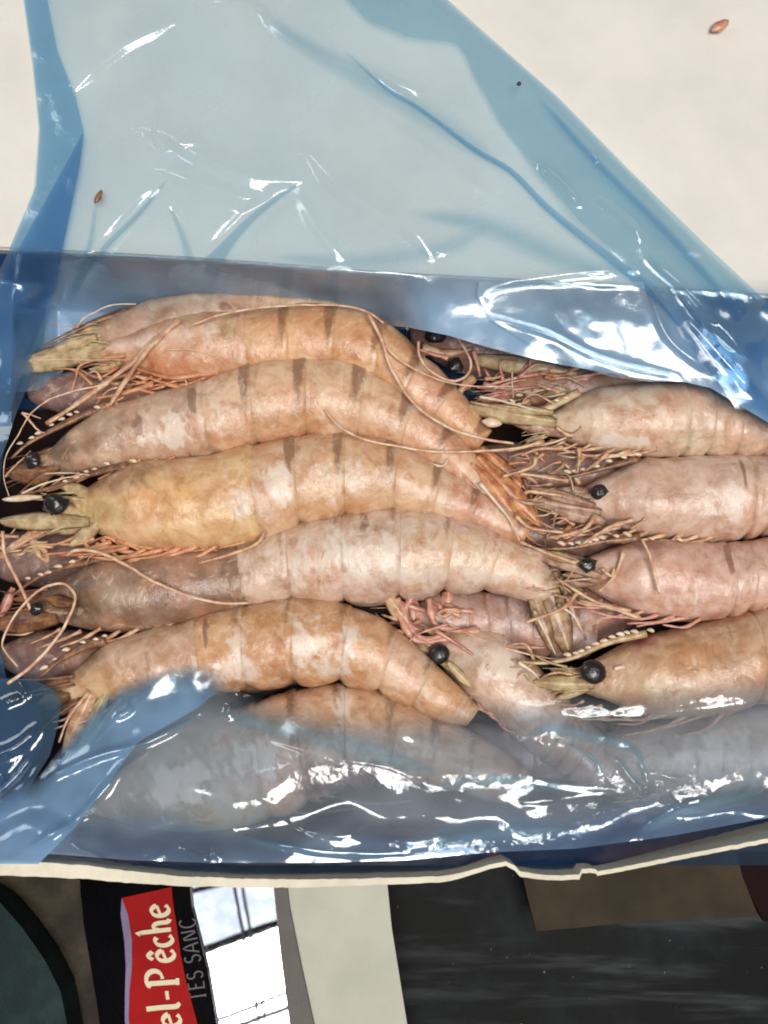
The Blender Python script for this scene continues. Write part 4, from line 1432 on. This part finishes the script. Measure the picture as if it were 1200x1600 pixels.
film('back_sheet', -160, 600,
     [(30, -160), (36, 0), (50, 100), (60, 200), (52, 300), (30, 350), (10, 400), (-10, 450), (-20, 520), (-20, 620)],
     [(560, -160), (700, 0), (770, 62), (870, 150), (980, 262), (1100, 380), (1210, 480), (1290, 560), (1330, 620)],
     lambda X, Y: H_back(X, Y), 3.6, M_film, liner, crumple=crump_back) if False else None


def bottom_lim(X):
    """photo y of the free lower border of the back sheet"""
    return np.interp(X, [-60, 60, 90, 130, 250, 450, 560, 640, 700, 760, 830, 900, 1000, 1070, 1110, 1200, 1340], [620, 610, 590, 540, 505, 500, 504, 512, 524, 542, 560, 574, 590, 597, 606, 660, 720])


def back_film():
    nx, ny = 400, 230
    a = np.linspace(0, 1, nx)
    b = np.linspace(0, 1, ny)
    A, B = np.meshgrid(a, b)
    Yt = -160.0
    # iterate so that each row follows the outline
    Y = Yt + (560 - Yt) * B
    for _ in range(6):
        l = interp_curve([(30, -160), (36, 0), (50, 100), (60, 200), (52, 300), (30, 350), (10, 400), (-14, 450), (-30, 520), (-40, 720)], Y)
        r = interp_curve([(540, -160), (700, 0), (770, 62), (870, 150), (980, 262), (1100, 380), (1206, 478), (1290, 560), (1340, 720)], Y)
        X = l * (1 - A) + r * A
        Y = Yt + (bottom_lim(X) - Yt) * B
    Z = H_back(X, Y)
    V = PM(X.ravel(), Y.ravel(), Z.ravel())
    idx = np.arange(ny * nx).reshape(ny, nx)
    q = np.stack([idx[:-1, :-1], idx[1:, :-1], idx[1:, 1:], idx[:-1, 1:]], -1).reshape(-1, 4)
    mesh_obj('back_sheet', V, q.tolist(), M_film, liner, {'crumple': crump_back(X, Y).ravel(), 'milk': np.full(V.shape[0], 1.0)})


back_film()

# folded-over double strip along the near-left border of the sheet
film('side_fold', -160, 760,
     [(30, -160), (38, 0), (52, 100), (62, 200), (56, 290), (36, 340), (14, 390), (2, 440), (-30, 500), (-60, 640), (-60, 760)],
     [(62, -160), (74, 0), (90, 80), (118, 150), (131, 205), (124, 260), (108, 340), (95, 400), (86, 450), (64, 540), (44, 600), (24, 650), (8, 700), (-20, 760)],
     lambda X, Y: H_back(X, Y) + 9 + 3 * vnoise(X, Y, 0.03, 12), 3.5, M_filmfold, liner, crumple=lambda X, Y: 0.15 + 0 * X)
film('side_fold', 210, 660,
     [(128, 210), (90, 280), (62, 330), (28, 390), (10, 430), (-30, 500), (-60, 660)],
     [(131, 210), (124, 262), (108, 340), (95, 400), (86, 450), (50, 540), (30, 600), (10, 660)],
     lambda X, Y: H_back(X, Y) + 14 + 3 * vnoise(X, Y, 0.03, 13), 3.5, M_filmmid, liner, crumple=lambda X, Y: 0.15 + 0 * X)
# double band along the slanting far border
film('rim_fold', -160, 640,
     [(430, -160), (545, 0), (572, 30), (605, 56), (640, 65), (700, 62), (722, 78), (742, 120), (782, 190), (842, 272), (905, 345), (990, 420), (1040, 480), (1100, 560), (1150, 640)] and
     [(430, -160), (545, 0), (572, 30), (640, 58), (712, 66), (726, 84), (742, 120), (782, 190), (842, 272), (905, 345), (990, 420), (1040, 480), (1100, 560), (1150, 640)],
     [(540, -160), (700, 0), (770, 62), (870, 150), (980, 262), (1100, 380), (1206, 478), (1290, 560), (1340, 640)],
     lambda X, Y: H_back(X, Y) + 10 + 4 * vnoise(X, Y, 0.025, 15) + creases(X, Y, [(6, 10, [(918, 300), (960, 330), (995, 362), (1000, 385)]), (7, 8, [(1000, 390), (1060, 440), (1110, 490), (1170, 560)]), (5, 7, [(1060, 450), (1090, 490), (1130, 520)]),
                                                                                        (6, 7, [(924, 236), (935, 250)]), (14, -6, [(760, 90), (860, 200), (960, 300), (1100, 430)])]),
     3.5, M_filmrim, liner, crumple=lambda X, Y: 0.10 + 0.5 * np.exp(-((X - 1130) / 60) ** 2 - ((Y - 480) / 50) ** 2))


def ribbon(pts, mat=None, off=5, prof=(0.05, 0.7, 1.0, 1.0, 0.9, 0.35), H=None):
    """narrow doubled fold of the sheet; pts = (px, py, width)"""
    q = catmull(np.array(pts, float), 70)
    tn = np.gradient(q[:, :2], axis=0)
    tn /= np.linalg.norm(tn, axis=1)[:, None]
    k = np.linspace(-0.5, 0.5, 6)
    X = q[:, 0:1] - tn[:, 1:2] * q[:, 2:3] * k
    Y = q[:, 1:2] + tn[:, 0:1] * q[:, 2:3] * k
    Z = (H or H_back)(X, Y) + off
    V = PM(X.ravel(), Y.ravel(), Z.ravel())
    idx = np.arange(X.size).reshape(X.shape)
    f = np.stack([idx[:-1, :-1], idx[1:, :-1], idx[1:, 1:], idx[:-1, 1:]], -1).reshape(-1, 4)
    e = np.clip(np.sin(np.pi * np.linspace(0.02, 0.98, 70)) * 2.2, 0, 1)[:, None]
    mesh_obj('pleat', V, f.tolist(), mat or M_filmrim, liner, {'crumple': np.zeros(X.size), 'milk': (e * np.array(prof)).ravel()})


ribbon([(540, 80, 5), (600, 135, 6), (660, 172, 7), (740, 232, 9), (800, 268, 10), (860, 328, 12), (960, 408, 15), (1040, 470, 24), (1120, 560, 34)], mat=M_filmfold)
ribbon([(470, 285, 5), (430, 312, 9), (390, 345, 13), (350, 390, 22), (322, 430, 44), (310, 462, 70)])
ribbon([(262, 280, 4), (215, 335, 8), (170, 380, 10), (130, 430, 12), (104, 476, 16)])
ribbon([(262, 318, 5), (282, 360, 12), (296, 404, 18), (300, 440, 20)], prof=(0.05, 0.3, 0.5, 0.5, 0.3, 0.1))
ribbon([(400, 10, 20), (480, 70, 36), (590, 130, 50), (720, 210, 44), (800, 270, 16)], mat=M_filmrim, prof=(0.02, 0.15, 0.35, 0.4, 0.25, 0.05))
ribbon([(640, 330, 16), (760, 350, 44), (880, 400, 50), (980, 432, 30)], mat=M_filmrim, prof=(0.02, 0.2, 0.4, 0.5, 0.3, 0.05))
ribbon([(770, 350, 12), (700, 385, 40), (560, 408, 36), (420, 400, 14)], mat=M_filmrim, prof=(0.02, 0.15, 0.35, 0.35, 0.2, 0.05))
ribbon([(150, 320, 8), (140, 380, 12), (120, 430, 14)], mat=M_filmrim, prof=(0.05, 0.3, 0.6, 0.6, 0.3, 0.1))
ribbon([(1010, 400, 14), (1080, 470, 20), (1160, 560, 26), (1230, 640, 30)], off=16)
ribbon([(840, 150, 10), (930, 250, 14), (1040, 360, 16), (1150, 480, 20)], mat=M_filmfold, off=14, prof=(0.05, 0.3, 0.6, 0.7, 0.5, 0.15))
# deep blue lining of the carton behind and beside the prawns
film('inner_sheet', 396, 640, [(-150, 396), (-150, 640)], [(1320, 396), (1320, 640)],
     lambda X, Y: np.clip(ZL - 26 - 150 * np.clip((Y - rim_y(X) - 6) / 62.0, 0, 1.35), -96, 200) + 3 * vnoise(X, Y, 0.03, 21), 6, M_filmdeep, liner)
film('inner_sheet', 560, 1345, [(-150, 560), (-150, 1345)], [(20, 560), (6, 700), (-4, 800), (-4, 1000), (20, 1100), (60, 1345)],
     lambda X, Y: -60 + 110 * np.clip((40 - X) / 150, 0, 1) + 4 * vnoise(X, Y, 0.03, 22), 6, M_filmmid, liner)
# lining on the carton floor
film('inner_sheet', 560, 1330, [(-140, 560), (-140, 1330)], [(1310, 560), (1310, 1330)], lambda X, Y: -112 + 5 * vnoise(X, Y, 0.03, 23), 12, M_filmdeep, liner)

# overhanging lip on the right: a doubled piece between the loop creases
film('overhang', 440, 596,
     [(748, 440), (746, 462), (768, 500), (840, 545), (900, 572), (960, 590), (1020, 596)],
     [(1004, 440), (1014, 470), (1032, 510), (1052, 540), (1072, 570), (1080, 596)],
     lambda X, Y: H_back(X, Y) + 12 + 2 * vnoise(X, Y, 0.04, 31) + creases(X, Y, [(5, 5, [(770, 498), (850, 520), (940, 560), (1060, 590)]), (5, 5, [(752, 460), (800, 442), (900, 436)])]),
     3.5, M_film, liner, crumple=crump_back)

# ---- front sheet over the lowest prawns
GL_FRONT = [
    (30, 0.29, [(640, 1318), (700, 1302), (800, 1290), (892, 1286)]),
    (26, 0.29, [(672, 1214), (740, 1204), (800, 1204), (830, 1212)]),
    (24, 0.30, [(812, 1148), (845, 1130), (900, 1136), (980, 1158)]),
    (8, 0.30, [(820, 1214), (880, 1226), (960, 1234)]),
    (9, 0.32, [(818, 1254), (880, 1248), (965, 1240)]),
    (9, 0.32, [(65, 1222), (150, 1180), (225, 1158), (312, 1114)]),
    (7, 0.32, [(360, 1298), (430, 1318), (520, 1334), (640, 1334)]),
    (5, 0.34, [(430, 1160), (520, 1184), (610, 1200), (672, 1232)]),
    (5, 0.34, [(388, 1238), (430, 1260), (470, 1294), (530, 1308), (565, 1292)]),
]
FRONT = [
    (6, 11, [(65, 1222), (150, 1182), (225, 1162), (300, 1126), (312, 1116)]),
    (6, 9, [(355, 1125), (362, 1098)]),
    (5, 8, [(178, 1122), (200, 1112), (206, 1100)]),
    (6, 12, [(38, 1332), (80, 1303), (120, 1280), (170, 1225), (195, 1185)]),
    (9, 10, [(985, 1166), (1002, 1195), (1010, 1232), (965, 1244)]),
    (6, 9, [(880, 1162), (925, 1182), (940, 1212)]),
    (6, 9, [(962, 1182), (985, 1215), (1010, 1242)]),
    (7, 9, [(1010, 1205), (1040, 1212), (1072, 1220)]),
    (6, 8, [(280, 1322), (320, 1342), (330, 1350)]),
    (6, 8, [(110, 1322), (150, 1338), (170, 1346)]),
    (5, 7, [(330, 1328), (345, 1342)]),
    (16, -12, [(800, 1115), (950, 1125), (1100, 1110), (1190, 1090)]),
    (14, -10, [(560, 1130), (640, 1165), (760, 1195)]),
    (9, 9, [(1000, 1290), (1060, 1262), (1120, 1250)]),
]


def top_lim(X):
    return np.interp(X, [-60, 60, 100, 150, 190, 230, 270, 300, 325, 345, 362, 380, 420, 470, 520, 600, 680, 760, 850, 950, 1100, 1340],
                     [1260, 1212, 1160, 1100, 1070, 1054, 1042, 1036, 1038, 1048, 1068, 1084, 1092, 1106, 1118, 1122, 1112, 1100, 1092, 1082, 1062, 1030])


def bot_lim(X):
    return np.interp(X, [-60, 0, 100, 200, 320, 500, 640, 760, 900, 1050, 1200, 1340], [1326, 1330, 1336, 1344, 1348, 1348, 1344, 1332, 1326, 1306, 1278, 1250])


def crump_front(X, Y):
    z = np.zeros(X.shape) + 0.04
    for x, y, rx, ry, k in [(780, 1312, 130, 16, 1.6), (750, 1222, 80, 14, 1.5), (845, 1150, 34, 14, 1.6), (1160, 1085, 40, 20, 0.8), (1020, 1230, 60, 24, 1.6), (980, 1280, 90, 20, 0.8), (540, 1200, 140, 14, 0.3), (940, 1200, 80, 40, 0.2)]:
        z += k * np.exp(-((X - x) / rx) ** 2 - ((Y - y) / ry) ** 2)
    return z


def H_front(X, Y):
    Y0 = Y
    Y = Y + 16 * np.sin(X / 83.0 + 1.0) + 9 * np.sin(X / 37.0) + 5 * np.sin(X / 19.0 + Y / 30.0)
    t = np.clip((Y - 1080) / 250.0, 0, 1)
    base = 62 + 44 * t
    base = base + 16 * np.exp(-((Y - 1200) / 60) ** 2) * np.clip((X - 100) / 200, 0, 1)
    base = base - 14 * np.exp(-((Y - 1285) / 26) ** 2)
    Y = Y0
    base = base + 5 * vnoise(X, Y, 0.014, 41) + 1.0 * vnoise(X, Y, 0.05, 42)
    base += creases(X, Y, FRONT) * 0.8 + glints(X, Y, GL_FRONT)
    return base + 1.6 * vnoise(X, Y, 0.22, 43) * np.clip(crump_front(X, Y), 0, 1.6)


def front_film():
    nx, ny = 460, 110
    X, B = np.meshgrid(np.linspace(-60, 1340, nx), np.linspace(0, 1, ny))
    Y = top_lim(X) * (1 - B) + bot_lim(X) * B
    Z = H_front(X, Y)
    V = PM(X.ravel(), Y.ravel(), Z.ravel())
    idx = np.arange(ny * nx).reshape(ny, nx)
    q = np.stack([idx[:-1, :-1], idx[1:, :-1], idx[1:, 1:], idx[:-1, 1:]], -1).reshape(-1, 4)
    mk = np.clip(B * 3.6, 0.0, 1) * (1 + 0.35 * np.clip((700 - X) / 300, 0, 1)) - 0.45 * np.clip(B * 4 - 2.8, 0, 1) + 0.0 * X
    mesh_obj('front_sheet', V, q.tolist(), M_filmfront, liner, {'crumple': crump_front(X, Y).ravel(), 'milk': mk.ravel()})


front_film()
film('front_fold', 1270, 1350, [(-60, 1270), (-60, 1350)], [(1340, 1232), (1340, 1350)],
     lambda X, Y: H_front(X, Y) + 5, 4, M_filmfold, liner, milk=1.2) if False else None


def strip_sheet(name, lo, hi, H, mat, milk, n, m, x0=-60, x1=1340, crumple=None):
    X, B = np.meshgrid(np.linspace(x0, x1, n), np.linspace(0, 1, m))
    Y = lo(X) * (1 - B) + hi(X) * B
    V = PM(X.ravel(), Y.ravel(), H(X, Y).ravel())
    idx = np.arange(n * m).reshape(m, n)
    q = np.stack([idx[:-1, :-1], idx[1:, :-1], idx[1:, 1:], idx[:-1, 1:]], -1).reshape(-1, 4)
    cr = crumple(X, Y).ravel() if crumple else np.full(V.shape[0], 0.05)
    mesh_obj(name, V, q.tolist(), mat, liner, {'crumple': cr, 'milk': (milk(B) + 0 * X).ravel()})


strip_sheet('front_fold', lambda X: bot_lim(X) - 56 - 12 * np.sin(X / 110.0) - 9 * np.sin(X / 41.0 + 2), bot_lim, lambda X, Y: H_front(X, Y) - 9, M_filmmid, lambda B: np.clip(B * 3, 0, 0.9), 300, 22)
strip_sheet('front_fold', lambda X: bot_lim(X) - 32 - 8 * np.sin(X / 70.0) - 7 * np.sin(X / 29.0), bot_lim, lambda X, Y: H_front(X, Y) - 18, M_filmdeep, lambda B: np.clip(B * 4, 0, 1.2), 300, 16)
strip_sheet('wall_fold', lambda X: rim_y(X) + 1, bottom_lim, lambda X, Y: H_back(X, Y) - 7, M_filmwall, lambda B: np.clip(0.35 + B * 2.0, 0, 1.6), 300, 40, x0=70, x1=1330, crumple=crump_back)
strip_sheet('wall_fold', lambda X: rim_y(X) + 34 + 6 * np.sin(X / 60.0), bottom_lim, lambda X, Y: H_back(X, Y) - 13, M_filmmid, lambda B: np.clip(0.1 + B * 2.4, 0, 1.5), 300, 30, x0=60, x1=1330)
for pl in ([(36, 1336, 8), (110, 1286, 14), (165, 1228, 12), (198, 1180, 5)], [(64, 1224, 6), (150, 1184, 10), (225, 1162, 12), (314, 1116, 6)], [(812, 1166, 8), (845, 1140, 20), (900, 1146, 26), (985, 1168, 18), (1004, 1200, 12), (1008, 1240, 6)],
           [(660, 1236, 8), (740, 1222, 22), (830, 1224, 24), (960, 1240, 8)], [(630, 1332, 10), (720, 1310, 26), (820, 1300, 28), (900, 1296, 10)], [(340, 1110, 14), (430, 1140, 34), (560, 1170, 40), (690, 1210, 20)],
           [(960, 1180, 5), (985, 1212, 9), (1012, 1244, 5)], [(880, 1160, 5), (926, 1184, 9), (940, 1216, 4)], [(360, 1306, 8), (470, 1330, 16), (620, 1342, 10)], [(1000, 1300, 14), (1090, 1262, 30), (1190, 1240, 20)]):
    ribbon(pl, mat=M_filmrim, H=H_front, off=4, prof=(0.1, 0.5, 0.9, 0.9, 0.5, 0.1))
# blue doubled lap on the left and along the front inside of the carton
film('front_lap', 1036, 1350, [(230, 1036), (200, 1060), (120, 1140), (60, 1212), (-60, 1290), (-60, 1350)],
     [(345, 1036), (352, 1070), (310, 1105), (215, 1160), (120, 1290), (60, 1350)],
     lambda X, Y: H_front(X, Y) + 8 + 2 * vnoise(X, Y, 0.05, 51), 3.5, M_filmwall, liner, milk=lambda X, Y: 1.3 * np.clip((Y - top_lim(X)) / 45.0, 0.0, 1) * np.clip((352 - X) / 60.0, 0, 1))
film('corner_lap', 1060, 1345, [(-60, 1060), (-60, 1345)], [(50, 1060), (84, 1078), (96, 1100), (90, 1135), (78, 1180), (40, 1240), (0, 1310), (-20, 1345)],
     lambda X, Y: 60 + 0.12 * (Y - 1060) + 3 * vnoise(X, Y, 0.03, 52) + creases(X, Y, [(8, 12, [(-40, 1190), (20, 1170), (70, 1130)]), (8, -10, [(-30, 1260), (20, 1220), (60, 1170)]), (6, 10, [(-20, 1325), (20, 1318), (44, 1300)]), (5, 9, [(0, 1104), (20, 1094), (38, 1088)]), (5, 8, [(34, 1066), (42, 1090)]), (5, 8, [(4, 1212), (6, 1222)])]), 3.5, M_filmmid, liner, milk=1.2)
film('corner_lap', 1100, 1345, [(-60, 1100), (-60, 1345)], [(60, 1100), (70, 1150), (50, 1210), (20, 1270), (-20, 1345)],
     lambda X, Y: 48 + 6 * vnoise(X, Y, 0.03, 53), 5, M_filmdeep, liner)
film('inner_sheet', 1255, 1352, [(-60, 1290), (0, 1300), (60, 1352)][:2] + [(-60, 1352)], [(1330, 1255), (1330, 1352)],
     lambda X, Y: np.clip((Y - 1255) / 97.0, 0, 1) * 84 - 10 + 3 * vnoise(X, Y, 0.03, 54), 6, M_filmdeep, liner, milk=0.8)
film('side_hang', 400, 760, [(1000, 400), (1040, 470), (1080, 560), (1110, 600), (1150, 636), (1200, 672), (1300, 760)], [(1190, 400), (1230, 470), (1330, 560), (1330, 600), (1330, 636), (1330, 700), (1330, 760)],
     lambda X, Y: (140 - 0.17 * np.clip(Y - rim_y(X), 0, 400)) + 4 * vnoise(X, Y, 0.03, 61) + creases(X, Y, [(6, 9, [(1118, 606), (1135, 602), (1150, 610)]), (7, 5, [(1060, 480), (1130, 560), (1190, 630)])]), 4, M_filmmid, liner, milk=lambda X, Y: 1.2 * np.clip((X - np.interp(Y, [400, 470, 560, 600, 636, 672, 760], [1000, 1040, 1080, 1110, 1150, 1200, 1300])) / 80.0, 0, 1) * np.clip((Y - 430) / 110.0, 0, 1))

rr_ = random.Random(5)


def tangle(pr, cx, cy, rx, ry, n, z0, z1, ang, mats, rmin=1.6, rmax=4.0, name='leg'):
    for k in range(n):
        x, y = cx + (rr_.random() * 2 - 1) * rx, cy + (rr_.random() * 2 - 1) * ry
        a = math.radians(ang + rr_.gauss(0, 24))
        ln = 26 + 46 * rr_.random()
        z = z0 + (z1 - z0) * rr_.random()
        b = rr_.gauss(0, 9)
        pts = [(x, y, z), (x + math.cos(a) * ln * 0.5 - math.sin(a) * b, y - math.sin(a) * ln * 0.5 - math.cos(a) * b, z + 6), (x + math.cos(a) * ln, y - math.sin(a) * ln, z - 4)]
        q = catmull(pxline(pts), 12)
        t = np.linspace(0, 1, 12)
        v, f = tube_geo(q, (rmin + (rmax - rmin) * rr_.random()) * (1 - 0.75 * t) * (1 + 0.2 * np.sin(t * 14 + k)), 6, 0.6)
        mesh_obj(name, v * S, f, rr_.choice(mats), pr.root)


tangle(PR['cream'], 850, 622, 60, 16, 9, 10, 34, 176, [M_scale, M_legpale, M_legpink])
tangle(PR['cream'], 870, 712, 50, 16, 10, -4, 20, 190, [M_legpink, M_legpale])
tangle(PR['pink'], 880, 775, 50, 30, 14, 0, 26, 180, [M_legpale, M_scale, M_scalepink])
tangle(PR['pink'], 900, 828, 60, 10, 8, 0, 20, 186, [M_legpink, M_leg])
tangle(PR['rosy'], 885, 900, 44, 34, 14, 6, 30, 158, [M_legpale, M_legpink, M_scale])
tangle(PR['brown'], 870, 1050, 50, 24, 9, 0, 26, 176, [M_legpale, M_scale])
tangle(PR['half'], 860, 590, 110, 20, 16, -10, 12, 12, [M_legpink, M_legpale, M_leg])
tangle(PR['orange'], 230, 590, 90, 22, 14, 6, 24, 195, [M_leg, M_legpale])
tangle(PR['yellow'], 60, 840, 50, 22, 9, 0, 24, 190, [M_legpale, M_scale])
tangle(PR['yellow'], 260, 862, 110, 8, 9, 18, 30, 178, [M_leg, M_legpale])
tangle(PR['pale'], 690, 975, 60, 26, 14, -14, 4, 170, [M_legpink, M_legpale], 2.5, 6, 'pleopod')
tangle(PR['tan'], 790, 770, 36, 46, 10, -4, 20, -48, [M_legpink, M_fan, M_leg], 2.5, 6, 'pleopod')

# ------------------------------------------------------------------ small loose bits
def bit(name, label, cat, pts, r, z, mat, flat=0.6):
    q = catmull(pxline(pts, z), 9)
    v, f = tube_geo(q, r * np.array([0.15, 0.5, 0.8, 1.0, 1.0, 0.9, 0.8, 0.6, 0.2]), 8, flat)
    o = mesh_obj(name, v * S, f, mat)
    child_empty_tag(o, label, cat)


bit('shell_fragment', 'small pinkish prawn shell fragment lying on the bare white flap', 'shell fragment', [(1112, 48), (1124, 41), (1138, 32)], 9, ZL + 18, M_legpink)
bit('leg_fragment', 'thin brown leg fragment lying on the blue liner', 'leg fragment', [(148, 318), (154, 307), (159, 297)], 5, ZL + 34, M_horn)
bit('crumb', 'tiny dark crumb on the slanting blue border of the liner', 'crumb', [(809, 134), (811, 131), (813, 128)], 3.5, ZL + 40, M_black, 0.9)
bit('ice_crumb', 'small white crumb of ice between the tails and heads', 'ice crumb', [(753, 658), (766, 660), (784, 662)], 8, 36, M_tooth)
